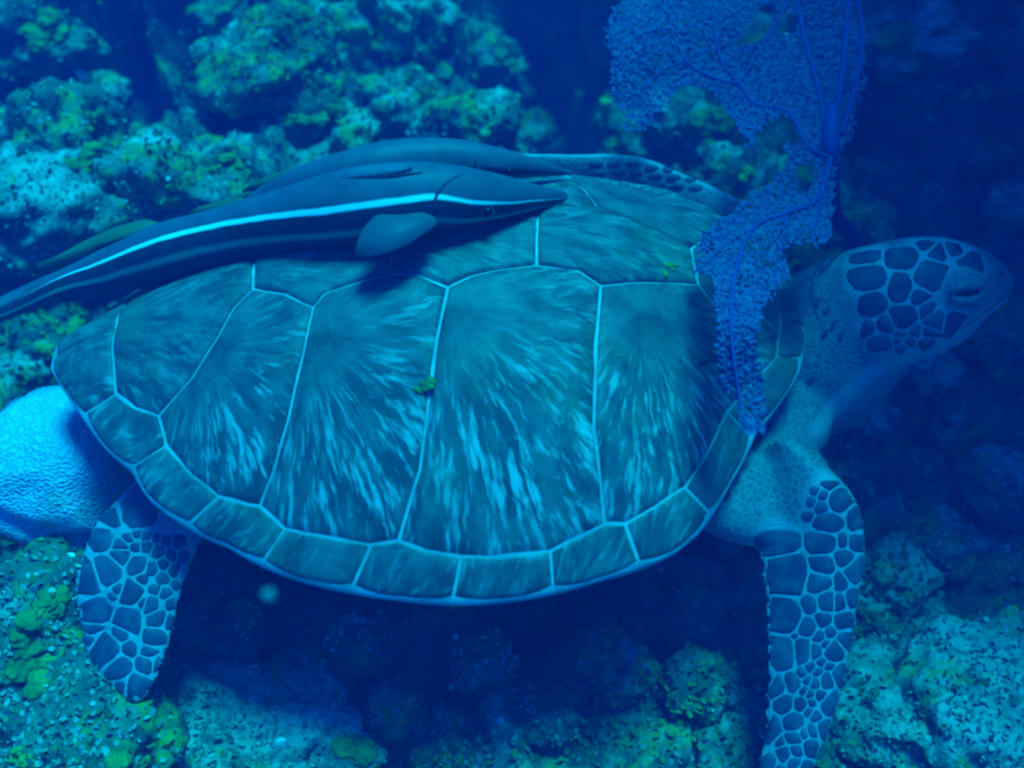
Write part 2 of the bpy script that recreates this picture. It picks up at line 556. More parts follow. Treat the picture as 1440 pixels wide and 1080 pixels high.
# --- materials of the turtle
def scute_mat(name, gain):
    m, nt, b = nmat(name)
    uv = N(nt, 'ShaderNodeUVMap', uv_map='rays').outputs[0]
    sx = N(nt, 'ShaderNodeSeparateXYZ')
    nt.links.new(uv, sx.inputs[0])
    ang = mathn(nt, 'ARCTAN2', sx.outputs[1], sx.outputs[0])
    vl = N(nt, 'ShaderNodeVectorMath', operation='LENGTH')
    nt.links.new(uv, vl.inputs[0])
    rad = vl.outputs['Value']
    rnd = N(nt, 'ShaderNodeObjectInfo').outputs['Random']
    wob = noise(nt, uv, 9, 3)
    wob2 = noise(nt, uv, 28, 2)
    ang2 = mathn(nt, 'ADD', mathn(nt, 'ADD', ang, mathn(nt, 'MULTIPLY', wob, 0.16)), mathn(nt, 'MULTIPLY', wob2, 0.05))

    def streak(fa, fr, off, det=3.0):
        cb = N(nt, 'ShaderNodeCombineXYZ')
        nt.links.new(mathn(nt, 'MULTIPLY', ang2, fa), cb.inputs[0])
        nt.links.new(mathn(nt, 'MULTIPLY', rad, fr), cb.inputs[1])
        nt.links.new(mathn(nt, 'ADD', mathn(nt, 'MULTIPLY', rnd, 40.0), off), cb.inputs[2])
        return noise(nt, cb.outputs[0], 1.0, det, 0.6)
    s1 = streak(9, 15, 0, 3)
    s2 = streak(26, 34, 9, 3)
    s3 = streak(55, 45, 17, 2)
    s = mathn(nt, 'ADD', mathn(nt, 'MULTIPLY', s1, 0.36), mathn(nt, 'ADD', mathn(nt, 'MULTIPLY', s2, 0.50), mathn(nt, 'MULTIPLY', s3, 0.14)))
    f = ramp(nt, s, 0.505, 0.60)
    # streaks gather in a fan a little away from the growth centre and thin out towards the margin
    fan = ramp(nt, rad, 0.035, 0.11)
    f = mathn(nt, 'MULTIPLY', f, fan)
    cl = ramp(nt, noise(nt, uv, 6.0, 3), 0.30, 0.62)
    f = mathn(nt, 'MULTIPLY', f, mathn(nt, 'ADD', mathn(nt, 'MULTIPLY', cl, 0.7), 0.3))
    f = mathn(nt, 'MULTIPLY', f, mathn(nt, 'ADD', mathn(nt, 'MULTIPLY', ramp(nt, sx.outputs[1], -0.02, 0.07), 0.6), 0.4))
    soft = N(nt, 'ShaderNodeMix', data_type='FLOAT')
    nt.links.new(ramp(nt, rad, 0.03, 0.13), soft.inputs[0])
    nt.links.new(noise(nt, uv, 22, 4), soft.inputs[2])
    nt.links.new(streak(7, 22, 31), soft.inputs[3])
    base = mixc(nt, ramp(nt, soft.outputs[0], 0.4, 0.62), (0.055, 0.062, 0.068), (0.125, 0.138, 0.13))
    c = mixc(nt, mathn(nt, 'MULTIPLY', f, gain), base, (0.50, 0.52, 0.50))
    # thin film of algae in patches
    alg = ramp(nt, noise(nt, wpos(nt), 7, 4, 0.6), 0.56, 0.70)
    c = mixc(nt, mathn(nt, 'MULTIPLY', alg, 0.30), c, (0.13, 0.20, 0.06))
    nt.links.new(c, b.inputs['Base Color'])
    b.inputs['Roughness'].default_value = 0.55
    b.inputs['Specular IOR Level'].default_value = 0.2
    bump(nt, b, noise(nt, wpos(nt), 60, 4), 0.3, 0.003)
    return m


M_scute = {'c': scute_mat('costal_keratin', 0.95), 'v': scute_mat('vertebral_keratin', 0.32), 'm': scute_mat('marginal_keratin', 0.8)}
M_seam = plain_mat('shell_seam', (0.30, 0.32, 0.34), (0.46, 0.48, 0.49), 18, 0.6, 0.3, 120)
M_rimseam = M_seam

m, nt, b = nmat('turtle_skin')
g = wpos(nt)
vo = N(nt, 'ShaderNodeTexVoronoi', feature='DISTANCE_TO_EDGE', inp={'Scale': 120.0, 'Randomness': 1.0})
wpv = N(nt, 'ShaderNodeVectorMath', operation='ADD')
nn = N(nt, 'ShaderNodeTexNoise', inp={'Scale': 30.0})
nt.links.new(g, nn.inputs['Vector'])
sc_ = N(nt, 'ShaderNodeVectorMath', operation='SCALE')
sc_.inputs['Scale'].default_value = 0.012
nt.links.new(nn.outputs[1], sc_.inputs[0])
nt.links.new(g, wpv.inputs[0])
nt.links.new(sc_.outputs[0], wpv.inputs[1])
nt.links.new(wpv.outputs[0], vo.inputs['Vector'])
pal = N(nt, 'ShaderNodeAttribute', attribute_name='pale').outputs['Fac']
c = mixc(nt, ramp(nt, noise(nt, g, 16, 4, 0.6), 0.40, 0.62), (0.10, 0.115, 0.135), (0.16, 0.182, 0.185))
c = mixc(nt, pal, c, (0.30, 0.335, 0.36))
c = mixc(nt, mathn(nt, 'MULTIPLY', ramp(nt, vo.outputs[0], 0.14, 0.02), 0.55), c, (0.27, 0.30, 0.31))
nt.links.new(c, b.inputs['Base Color'])
bump(nt, b, vo.outputs[0], 0.45, 0.003)
b.inputs['Roughness'].default_value = 0.6
M_skin = m

m, nt, b = nmat('turtle_scale')
g = wpos(nt)
rn = N(nt, 'ShaderNodeObjectInfo').outputs['Random']
c = mixc(nt, rn, (0.035, 0.042, 0.075), (0.06, 0.07, 0.11))
c = mixc(nt, mathn(nt, 'MULTIPLY', ramp(nt, noise(nt, g, 45, 4), 0.45, 0.7), 0.5), c, (0.13, 0.15, 0.19))
nt.links.new(c, b.inputs['Base Color'])
bump(nt, b, noise(nt, g, 140, 3), 0.3, 0.002)
b.inputs['Roughness'].default_value = 0.5
M_scale = m

M_eye = plain_mat('wet_eye', (0.008, 0.008, 0.01), rough=0.12)
M_lid = plain_mat('eyelid_skin', (0.11, 0.125, 0.14), (0.20, 0.22, 0.23), 60, 0.6, 0.5, 200)

turtle = empty('sea_turtle', tuple(loc2w((0, 0, -.16))), 'large green sea turtle with a streaked scuted shell gliding over the reef', 'turtle')

# --- carapace plate (shows as the pale seams between the scutes)
nT, nR = 160, 40
V, F = [], []
ths = np.linspace(-math.pi, math.pi, nT, endpoint=False)
rhos = np.linspace(0, 1, nR + 1)[1:]
V.append(shell_pt(0.0, 0.0, -0.003))
for rr_ in rhos:
    V.extend(shell_pt(ths, np.full(nT, rr_), -0.003))
top_n = len(V)
for rr_ in (1.0, 0.97, 0.90, 0.8):                   # turned-under rim
    q = shell_pt(ths, np.full(nT, rr_), -0.003)
    q[:, 2] = shell_pt(ths, np.full(nT, 1.0))[:, 2] - (0.010 if rr_ == 1.0 else 0.018 + 0.03 * (1 - rr_))
    V.extend(q)
V.append(np.array(loc2w((0, 0, -.06))))
for i in range(nT):
    F.append((0, 1 + i, 1 + (i + 1) % nT))
nring = nR + 4
for j in range(nring - 1):
    for i in range(nT):
        a = 1 + j * nT
        F.append((a + i, a + nT + i, a + nT + (i + 1) % nT, a + (i + 1) % nT))
a = 1 + (nring - 1) * nT
for i in range(nT):
    F.append((a + i, len(V) - 1, a + (i + 1) % nT))
carapace = part('carapace', V, F, M_seam, turtle)

# --- scutes, drawn in plan polar coordinates for the right half and mirrored
V5C4 = [(-2.994, .476), (-2.945, .539), (-2.847, .625), (-2.779, .736), (-2.763, .859)]
V4a = [(-2.994, .476), (-2.845, .426), (-2.617, .404)]
V4b = [(-2.617, .404), (-2.649, .361), (-2.537, .293), (-2.25, .219)]
V3a = [(-2.25, .219), (-1.838, .205), (-1.444, .243)]
V3b = [(-1.444, .243), (-1.132, .220), (-.431, .305)]
V2a = [(-.431, .305), (-.317, .398), (-.348, .465)]
V2b = [(-.348, .465), (-.215, .545), (-.10, .690)]
V1a = [(-.10, .690), (-.19, .757), (-.26, .858)]
V1b = [(-.26, .858), (-.175, .924)]
S34 = [(-2.617, .404), (-2.428, .532), (-2.316, .693), (-2.276, .807), (-2.271, .891)]
S23 = [(-1.444, .243), (-1.604, .394), (-1.666, .566), (-1.704, .732), (-1.773, .887)]
S12 = [(-.348, .465), (-.691, .548), (-.976, .695), (-1.052, .816), (-1.092, .897)]
INNER = [(-3.14159, .815), (-3.059, .842), (-2.924, .899), (-2.838, .883), (-2.763, .859), (-2.668, .894), (-2.52, .9), (-2.41, .91), (-2.271, .891),
         (-2.162, .912), (-2.087, .908), (-1.868, .903), (-1.773, .887), (-1.676, .902), (-1.564, .911), (-1.446, .916), (-1.279, .922),
         (-1.092, .897), (-1.036, .91), (-.936, .902), (-.812, .915), (-.701, .915), (-.595, .912), (-.49, .91), (-.371, .915), (-.242, .93),
         (-.175, .924), (-.062, .93), (0.0, .93)]
MSEAM = [(-2.924, -2.931), (-2.668, -2.711), (-2.41, -2.447), (-2.162, -2.193), (-1.866, -1.907), (-1.563, -1.597), (-1.278, -1.297), (-1.036, -1.046),
         (-.812, -.794), (-.49, -.500), (-.242, -.205), (-.10, -.09)]


def inner_between(a, b):
    return [q for q in INNER if min(a, b) - 1e-4 <= q[0] <= max(a, b) + 1e-4]


def rv(l):
    return l[::-1]


def mir(l):
    return [(-t, r) for t, r in l]


def inner_rho(t):
    return float(np.interp(-abs(t), [q[0] for q in INNER], [q[1] for q in INNER]))


SC = []        # (outline polar, growth centre as weights along the outline bbox (x,y in plan))
SC.append((rv(V5C4) + inner_between(-2.75, -3.06)[::-1] + [(-3.14159, .815)] + mir(inner_between(-2.75, -3.06)) + mir(V5C4), 'v'))
SC[-1] = (rv(V5C4)[::-1] + rv(inner_between(-2.763, -3.06)) + [(3.14159, .815)] + mir(inner_between(-2.763, -3.06)) + mir(rv(V5C4)), 'v')
SC.append((V4a + V4b + mir(rv(V4b)) + mir(rv(V4a)), 'v'))
SC.append((V3a + V3b + mir(rv(V3b)) + mir(rv(V3a)), 'v'))
SC.append((V2a + V2b + mir(rv(V2b)) + mir(rv(V2a)), 'v'))
SC.append((V1a + V1b + [(-.10, .93)] + [(0, .93)] + [(.10, .93)] + mir(rv(V1b)) + mir(rv(V1a)), 'v'))
half = []
half.append((rv(V5C4) + V4a + S34 + rv(inner_between(-2.763, -2.271)), 'c'))
half.append((rv(S34) + V4b + V3a + S23 + rv(inner_between(-2.271, -1.773)), 'c'))
half.append((rv(S23) + V3b + V2a + S12 + rv(inner_between(-1.773, -1.092)), 'c'))
half.append((rv(S12) + V2b + V1a + V1b + rv(inner_between(-1.092, -.175)), 'c'))
tin = [-3.14159] + [s[0] for s in MSEAM]
tout = [-3.14159] + [s[1] for s in MSEAM]
for i in range(len(MSEAM)):
    a, b_, A, B = tin[i], tin[i + 1], tout[i], tout[i + 1]
    ins = [(a, inner_rho(a))] + [q for q in INNER if a + .004 < q[0] < b_ - .004] + [(b_, inner_rho(b_))]
    outs = [(A + (B - A) * k_, 1.0 - 0.010 * (1 - math.sin(math.pi * k_)) ** 2) for k_ in np.linspace(0, 1, 9)]
    half.append((ins + outs[::-1], 'm'))
for pl, kd in half:
    SC.append((pl, kd))
    SC.append((mir(rv(pl)), kd))
SC.append(([(-.10, .93), (0, .93), (.10, .93), (.09, 1.0), (0, 1.0), (-.09, 1.0)], 'm'))


def resample(P, step):
    out = []
    n = len(P)
    for i in range(n):
        a, b_ = P[i], P[(i + 1) % n]
        k_ = max(1, int(np.linalg.norm(b_ - a) / step))
        for t in range(k_):
            out.append(a + (b_ - a) * t / k_)
    return np.array(out)


def inset_poly(P, d):
    """move every edge of an anticlockwise polygon inwards by d"""
    n = len(P)
    A = 0.5 * sum(P[i][0] * P[(i + 1) % n][1] - P[(i + 1) % n][0] * P[i][1] for i in range(n))
    if A < 0:
        P = P[::-1]
    out = []
    for i in range(n):
        p0, p1, p2 = P[i - 1], P[i], P[(i + 1) % n]
        e1, e2 = p1 - p0, p2 - p1
        e1 = e1 / (np.linalg.norm(e1) + 1e-9)
        e2 = e2 / (np.linalg.norm(e2) + 1e-9)
        n1, n2 = np.array([-e1[1], e1[0]]), np.array([-e2[1], e2[0]])
        m_ = n1 + n2
        m_ = m_ / (np.linalg.norm(m_) + 1e-9)
        k_ = d / max(0.45, float(m_ @ n1))
        out.append(p1 + m_ * k_)
    return np.array(out)


def grow_centre(P, kd):
    lo, hi = P.min(0), P.max(0)
    if kd == 'c':
        s = 1 if P[:, 1].mean() > 0 else -1
        yy = np.abs(P[:, 1])
        return np.array([lo[0] + (hi[0] - lo[0]) * 0.28, s * (yy.min() + (yy.max() - yy.min()) * 0.22)])
    if kd == 'v':
        return np.array([lo[0] - (hi[0] - lo[0]) * 0.25, 0.0])
    c_ = P.mean(0)
    d = -c_ / np.linalg.norm(c_)
    out = c_ / np.linalg.norm(c_)
    return c_ + out * 0.12 + np.array([-0.13, 0]) * (1.0 if abs(c_[0]) < .4 else .4)


for pl, kd in SC:
    P = pol2xy(np.array([q[0] for q in pl]), np.array([q[1] for q in pl]))
    P = np.array([q for i_, q in enumerate(P) if np.linalg.norm(q - P[i_ - 1]) > 0.0015])
    P = resample(P, 0.014)
    P = inset_poly(P, 0.0012 if kd != 'm' else 0.0012)
    P = P + np.stack([fbm(np.stack([P[:, 0] * 38, P[:, 1] * 38, 0 * P[:, 0] + len(V)], 1), 2, 5), fbm(np.stack([P[:, 0] * 38, P[:, 1] * 38, 0 * P[:, 0] + len(V)], 1), 2, 8)], 1) * 0.0008
    gc = grow_centre(P, kd)
    cen = P.mean(0)
    fr = [1.0, 0.985, 0.94, 0.8, 0.6, 0.4, 0.2]
    lf = [-0.005, 0.0002, 0.0018, 0.0026, 0.0028, 0.0028, 0.0028]
    if kd == 'm':
        fr = [1.0, 0.96, 0.85, 0.5]
        lf = [-0.005, 0.0006, 0.0022, 0.0028]
    n = len(P)
    V, F, UVP = [], [], []
    for f_, l_ in zip(fr, lf):
        q = cen + (P - cen) * f_
        th, rho = xy2pol(q[:, 0], q[:, 1])
        V.extend(shell_pt(th, rho, l_))
        UVP.extend(q - gc)
    th, rho = xy2pol(cen[:1], cen[1:])
    V.append(shell_pt(th, rho, lf[-1])[0])
    UVP.append(cen - gc)
    nr = len(fr)
    for j in range(nr - 1):
        for i in range(n):
            F.append((j * n + i, j * n + (i + 1) % n, (j + 1) * n + (i + 1) % n, (j + 1) * n + i))
    for i in range(n):
        F.append(((nr - 1) * n + i, (nr - 1) * n + (i + 1) % n, nr * n))
    o = part('scute', V, F, M_scute[kd], carapace)
    uvl = o.data.uv_layers.new(name='rays')
    UVP = np.array(UVP)
    if kd == 'v':
        UVP = UVP[:, ::-1]
    elif cen[1] < 0:
        UVP = UVP * np.array([1, -1])
    li = np.zeros(len(o.data.loops), dtype=np.int32)
    o.data.loops.foreach_get('vertex_index', li)
    uvl.data.foreach_set('uv', UVP[li].astype(np.float32).ravel())


# --- body: head, neck, flippers, plastron and tail grown into one continuous surface
BV, BF = [], []


def add_closed(V, F):
    o_ = len(BV)
    BV.extend([np.asarray(v, float) for v in V])
    BF.extend([tuple(int(i) + o_ for i in f) for f in F])


def tube(cs, ups, hh, hw, n=20, p=2.0):
    """loft of (super)elliptic sections: centre, dorsal direction, half height, half width"""
    cs = np.array(cs, float)
    V, F = [], []
    m_ = len(cs)
    for i in range(m_):
        t = cs[min(i + 1, m_ - 1)] - cs[max(i - 1, 0)]
        t = t / np.linalg.norm(t)
        u = np.array(ups[i] if np.ndim(ups[0]) else ups, float)
        u = u - t * (u @ t)
        u = u / np.linalg.norm(u)
        s = np.cross(t, u)
        for k_ in range(n):
            a_ = 2 * math.pi * k_ / n
            ca, sa = math.cos(a_), math.sin(a_)
            ca = math.copysign(abs(ca) ** (2 / p), ca)
            sa = math.copysign(abs(sa) ** (2 / p), sa)
            V.append(cs[i] + u * ca * hh[i] + s * sa * hw[i])
    for i in range(m_ - 1):
        for k_ in range(n):
            F.append((i * n + k_, i * n + (k_ + 1) % n, (i + 1) * n + (k_ + 1) % n, (i + 1) * n + k_))
    V.append(cs[0])
    V.append(cs[-1])
    for k_ in range(n):
        F.append((len(V) - 2, (k_ + 1) % n, k_))
        F.append((len(V) - 1, (m_ - 1) * n + k_, (m_ - 1) * n + (k_ + 1) % n))
    return V, F


def smooth_curve(P, per=6):
    P = np.array(P, float)
    n = len(P)
    out = []
    for i in range(n - 1):
        p0, p1, p2, p3 = P[max(i - 1, 0)], P[i], P[i + 1], P[min(i + 2, n - 1)]
        for k_ in range(per):
            t = k_ / per
            out.append(0.5 * ((2 * p1) + (-p0 + p2) * t + (2 * p0 - 5 * p1 + 4 * p2 - p3) * t * t + (-p0 + 3 * p1 - 3 * p2 + p3) * t ** 3))
    out.append(P[-1])
    return np.array(out)


def ribbon(Lp, Rp, th, n=18, lead=0.75):
    """flat limb between two edge curves; th = half thickness per row; thickest at 'lead' across"""
    Lp, Rp, th = smooth_curve(Lp), smooth_curve(Rp), smooth_curve(np.array(th)[:, None])[:, 0]
    V, F = [], []
    m_ = len(Lp)
    for i in range(m_):
        t = (Lp[min(i + 1, m_ - 1)] + Rp[min(i + 1, m_ - 1)] - Lp[max(i - 1, 0)] - Rp[max(i - 1, 0)])
        w = Rp[i] - Lp[i]
        nn_ = np.cross(t, w)
        nn_ = nn_ / np.linalg.norm(nn_)
        for k_ in range(n):
            a_ = 2 * math.pi * k_ / n
            s = 0.5 - 0.5 * math.cos(a_)
            prof = (math.sin(math.pi * s ** (math.log(0.5) / math.log(lead))) * 0.8 + 0.2 * math.sqrt(max(0, s * (1 - s))) * 2)
            V.append(Lp[i] + w * s + nn_ * math.copysign(1, math.sin(a_)) * (th[i] * prof if 0 < k_ < n and k_ != n / 2 else 0))
    for i in range(m_ - 1):
        for k_ in range(n):
            F.append((i * n + k_, i * n + (k_ + 1) % n, (i + 1) * n + (k_ + 1) % n, (i + 1) * n + k_))
    V.append((Lp[0] + Rp[0]) / 2)
    V.append((Lp[-1] + Rp[-1]) / 2)
    for k_ in range(n):
        F.append((len(V) - 2, (k_ + 1) % n, k_))
        F.append((len(V) - 1, (m_ - 1) * n + k_, (m_ - 1) * n + (k_ + 1) % n))
    return V, F


# torso
V, F = [], []
nT2 = 72
ths = np.linspace(-math.pi, math.pi, nT2, endpoint=False)
rings = []
for rr_ in (0.05, .3, .55, .75, .88, .95):
    q = shell_pt(ths, np.full(nT2, rr_), -0.016)
    rings.append(q)
for rr_, dz in ((.93, .035), (.86, .075), (.72, .105), (.45, .125), (.05, .13)):
    bul = np.exp(-((np.abs(ths) - .95) / .38) ** 2)
    q = shell_pt(ths, np.minimum(rr_ * (1 + .09 * bul), .985), 0)
    zr = shell_pt(ths, np.full(nT2, 1.0))[:, 2]
    q[:, 2] = zr * 0.5 - .012 - dz
    rings.append(q)
for q in rings:
    V.extend(q)
for j in range(len(rings) - 1):
    for i in range(nT2):
        F.append((j * nT2 + i, (j + 1) * nT2 + i, (j + 1) * nT2 + (i + 1) % nT2, j * nT2 + (i + 1) % nT2))
V.append(rings[0].mean(0))
V.append(rings[-1].mean(0))
for i in range(nT2):
    F.append((len(V) - 2, i, (i + 1) % nT2))
    F.append((len(V) - 1, (len(rings) - 1) * nT2 + (i + 1) % nT2, (len(rings) - 1) * nT2 + i))
add_closed(V, F)

# neck and head: sections measured from top and bottom outlines
HEAD = [  # px x, top y, bottom y, height z of the axis, lateral half width as a share of half height
    (1040, 440, 570, -.155, .9), (1095, 415, 615, -.14, .9), (1140, 390, 612, -.112, .9), (1180, 366, 574, -.07, .88), (1220, 349, 532, -.025, .88),
    (1260, 340, 512, .006, .88), (1300, 334, 499, .012, .88), (1335, 335, 484, .016, .86), (1365, 345, 463, .018, .82), (1390, 360, 446, .018, .76),
    (1408, 374, 433, .017, .7), (1420, 386, 422, .016, .6), (1425, 397, 412, .016, .5)]
cs, hh, hw = [], [], []
HUP = UPV * math.cos(math.radians(24)) - FWD * math.sin(math.radians(24))     # dorsal direction of the head, tilted towards the viewer's side
for (px, ty, by, z, ws) in HEAD:
    c_ = at_z(px, (ty + by) / 2, z)
    dep = float((c_ - CAM) @ FWD)
    h_ = (by - ty) / 2 * dep / FPX
    cs.append(c_)
    hh.append(h_ * 1.03)
    hw.append(h_ * ws)
cs_s = smooth_curve(cs, 4)
hh_s = smooth_curve(np.array(hh)[:, None], 4)[:, 0]
hw_s = smooth_curve(np.array(hw)[:, None], 4)[:, 0]
HT = tube(cs_s, HUP, hh_s, hw_s, 28, 2.25)
add_closed(*HT)
HBVH = BVHTree.FromPolygons([Vector(v) for v in HT[0]], HT[1])
HEADC = np.array(cs)
# eyelid bulges, both sides
hax = (HEADC[-1] - HEADC[5]) / np.linalg.norm(HEADC[-1] - HEADC[5])
hdor = HUP - hax * (HUP @ hax)
hdor /= np.linalg.norm(hdor)
hlat = np.cross(hax, hdor)
if hlat @ (CAM - HEADC[6]) < 0:
    hlat = -hlat
HMID = HEADC[7]
# front right flipper
zf = lambda y: -.085 - .00050 * max(0, y - 690) * 1.0
rows = [(640, 1062, 1140), (670, 1066, 1178), (700, 1064, 1204), (730, 1060, 1215), (760, 1060, 1219), (800, 1066, 1219), (850, 1072, 1211), (900, 1075, 1203),
        (950, 1074, 1193), (1000, 1073, 1179), (1045, 1067, 1163), (1090, 1059, 1142), (1150, 1050, 1112), (1200, 1046, 1085), (1230, 1046, 1066)]
Lp = [at_z(a_, y, zf(y) - .012) for y, a_, b_ in rows]
Rp = [at_z(b_, y, zf(y) + .012) for y, a_, b_ in rows]
add_closed(*ribbon(Lp, Rp, [.05, .046, .036, .028, .022, .018, .016, .015, .014, .013, .012, .011, .010, .009, .007], lead=0.62))
# shoulder
V, F = ICO[3]
c_ = at_z(1058, 678, -.125)
add_closed(V * np.array([.105, .095, .05]) + c_, F)
V, F = ICO[3]
c_ = at_z(1088, 575, -.125)
add_closed(V * np.array([.078, .10, .05]) + c_, F)
# rear right flipper
rows = [(650, 215, 345, -.085), (690, 172, 330, -.10), (731, 134, 305, -.115), (775, 112, 280, -.135), (829, 100, 260, -.155), (872, 107, 250, -.175), (925, 118, 236, -.195),
        (965, 146, 218, -.21), (990, 172, 198, -.22)]
rows_rear = [(a_ and at_z(a_, y, z - .01), at_z(b_, y, z - .0)) for y, a_, b_, z in rows]
rth = [.034, .030, .024, .019, .016, .014, .012, .010, .007]
add_closed(*ribbon([r_[0] for r_ in rows_rear], [r_[1] for r_ in rows_rear], rth, lead=0.6))


def w2loc(p):
    d = np.asarray(p) - TC
    return np.array([d[0] * math.cos(TYAW) + d[1] * math.sin(TYAW), -d[0] * math.sin(TYAW) + d[1] * math.cos(TYAW), d[2]]) / TL


def mirror_w(p):
    l = w2loc(p)
    l[1] = -l[1]
    return loc2w(l)


# rear left flipper: the mirror image
add_closed(*ribbon([mirror_w(r_[1]) for r_ in rows_rear], [mirror_w(r_[0]) for r_ in rows_rear], rth, lead=0.4))
# front left flipper, swept back beyond the shell, leading edge raised
topE = [(1075, 322, .0), (1035, 281, .035), (960, 244, .055), (890, 217, .065), (800, 216, .07), (720, 216, .06), (640, 225, .045), (590, 240, .03)]
botE = [(1085, 400, -.04), (1045, 345, -.03), (960, 320, -.03), (890, 300, -.03), (800, 285, -.02), (720, 265, -.01), (640, 248, .01), (592, 245, .025)]
add_closed(*ribbon([at_z(*q) for q in topE], [at_z(*q) for q in botE], [.04, .03, .02, .016, .014, .012, .010, .006], lead=0.4))
V, F = ICO[3]
add_closed(V * np.array([.08, .08, .05]) + loc2w((.36, .20, -.05)), F)
# tail
add_closed(*tube([loc2w((-.36, -.03, -.09)), loc2w((-.43, -.05, -.085)), at_z(113, 575, -.075), at_z(116, 602, -.10)], (0, 0, 1), [.04, .025, .012, .004], [.04, .025, .010, .003], 12))
for s_ in (1, -1):
    V, F = ICO[3]
    if s_ == 1:
        E0 = np.array(HBVH.ray_cast(Vector(CAM), Vector(ray(1353, 405)))[0]) - hlat * .003
    e_ = E0 if s_ == 1 else E0 - 2 * hlat * float((E0 - HMID) @ hlat)
    add_closed((V[:, :1] * hax * .031 + V[:, 1:2] * hdor * .028 + V[:, 2:] * hlat * .021) + e_, F)
    if s_ == 1:
        EYE_R = e_
    else:
        EYE_L = e_

tmp = mesh_obj('tmp_body', BV, BF, None)
md = tmp.modifiers.new('r', 'REMESH')
md.mode = 'VOXEL'
md.voxel_size = 0.005
sm = tmp.modifiers.new('s', 'SMOOTH')
sm.factor = 0.5
sm.iterations = 7
dg = bpy.context.evaluated_depsgraph_get()
bme = bpy.data.meshes.new_from_object(tmp.evaluated_get(dg))
bpy.data.objects.remove(tmp)
bme.materials.clear()
bme.materials.append(M_skin)
bme.polygons.foreach_set('use_smooth', [True] * len(bme.polygons))
base = np.array(turtle.location)
co_ = np.zeros(len(bme.vertices) * 3)
bme.vertices.foreach_get('co', co_)
co_ = co_.reshape(-1, 3)
BODYV = co_.copy()
BODYF = [tuple(p_.vertices) for p_ in bme.polygons]
bme.vertices.foreach_set('co', (co_ - base).ravel())
bme.name = 'body'
body = bpy.data.objects.new('body', bme)
COL.objects.link(body)
body.parent = turtle
BBVH = BVHTree.FromPolygons([Vector(v) for v in BODYV], BODYF)

# eyes set into the lids, with an upper and a lower lid
for e_, s_ in ((EYE_R, 1), (EYE_L, -1)):
    V, F = ICO[3]
    cc = e_ + hlat * s_ * .012
    part('eye', V[:, :1] * hax * .017 + V[:, 1:2] * hdor * .0105 + V[:, 2:] * hlat * .0125 + cc, F, M_eye, body)
    for nm, dz_, t_ in (('upper_eyelid', .0085, 1), ('lower_eyelid', -.0085, -1)):
        pts = [cc + hax * (.021 * math.cos(a_)) + hdor * (dz_ * math.sin(a_) * 1.0 + t_ * .001) + hlat * s_ * (.009 - .010 * (1 - math.sin(a_))) for a_ in np.linspace(0.05, math.pi - .05, 11)]
        part(nm, *tube(pts, hlat * s_, [.002 + .004 * math.sin(a_) for a_ in np.linspace(0, math.pi, 11)], [.002 + .0045 * math.sin(a_) for a_ in np.linspace(0, math.pi, 11)], 10), M_lid, body)


# the line of the mouth and the nostril
def on_body(px, py, lift):
    h_ = BBVH.ray_cast(Vector(CAM), Vector(ray(px, py)))
    return np.array(h_[0]) + np.array(h_[1]) * lift if h_[0] is not None else None


ml = [q for q in (on_body(a_, b_, -.0004) for a_, b_ in ((1418, 412), (1408, 421), (1394, 433), (1376, 446), (1356, 459), (1335, 472))) if q is not None]
ml = smooth_curve(ml, 3)
part('mouth_line', *tube(ml, FWD, np.linspace(.0016, .0008, len(ml)), np.linspace(.0016, .0008, len(ml)), 8), M_eye, body)
q = on_body(1408, 386, 0)
if q is not None:
    V, F = ICO[2]
    part('nostril', V * np.array([.0030, .0024, .0024]) + q, F, M_eye, body)


# --- scales: low plates lying on the skin
def clip_half(P, p0, nrm):
    """keep the side of the polygon where (x-p0).nrm <= 0"""
    out = []
    n = len(P)
    for i in range(n):
        a_, b_ = P[i], P[(i + 1) % n]
        da, db = (a_ - p0) @ nrm, (b_ - p0) @ nrm
        if da <= 0:
            out.append(a_)
        if da * db < 0:
            out.append(a_ + (b_ - a_) * da / (da - db))
    return np.array(out)


def chaikin(P, it=1):
    for _ in range(it):
        n = len(P)
        Q_ = []
        for i in range(n):
            a_, b_ = P[i], P[(i + 1) % n]
            Q_ += [a_ * .78 + b_ * .22, a_ * .22 + b_ * .78]
        P = np.array(Q_)
    return P


def scale_cells(seeds, gap, grow=1.22):
    out = []
    for i, (x, y, rx, ry) in enumerate(seeds):
        c_ = np.array([x, y], float)
        P = np.array([[x + rx * grow * math.copysign(abs(math.cos(t)) ** .75, math.cos(t)), y + ry * grow * math.copysign(abs(math.sin(t)) ** .75, math.sin(t))] for t in np.linspace(0, 2 * math.pi, 18, endpoint=False)])
        for j, (X, Y, RX, RY) in enumerate(seeds):
            if i == j:
                continue
            d = np.array([X - x, Y - y], float)
            D = np.linalg.norm(d)
            if D > (max(rx, ry) + max(RX, RY)) * 1.6:
                continue
            u = d / D
            ei = 1 / math.sqrt((u[0] / rx) ** 2 + (u[1] / ry) ** 2)
            ej = 1 / math.sqrt((u[0] / RX) ** 2 + (u[1] / RY) ** 2)
            P = clip_half(P, c_ + u * (D * ei / (ei + ej) - gap / 2), u)
            if len(P) < 3:
                break
        if len(P) >= 3:
            out.append((c_, chaikin(P, 1)))
    return out


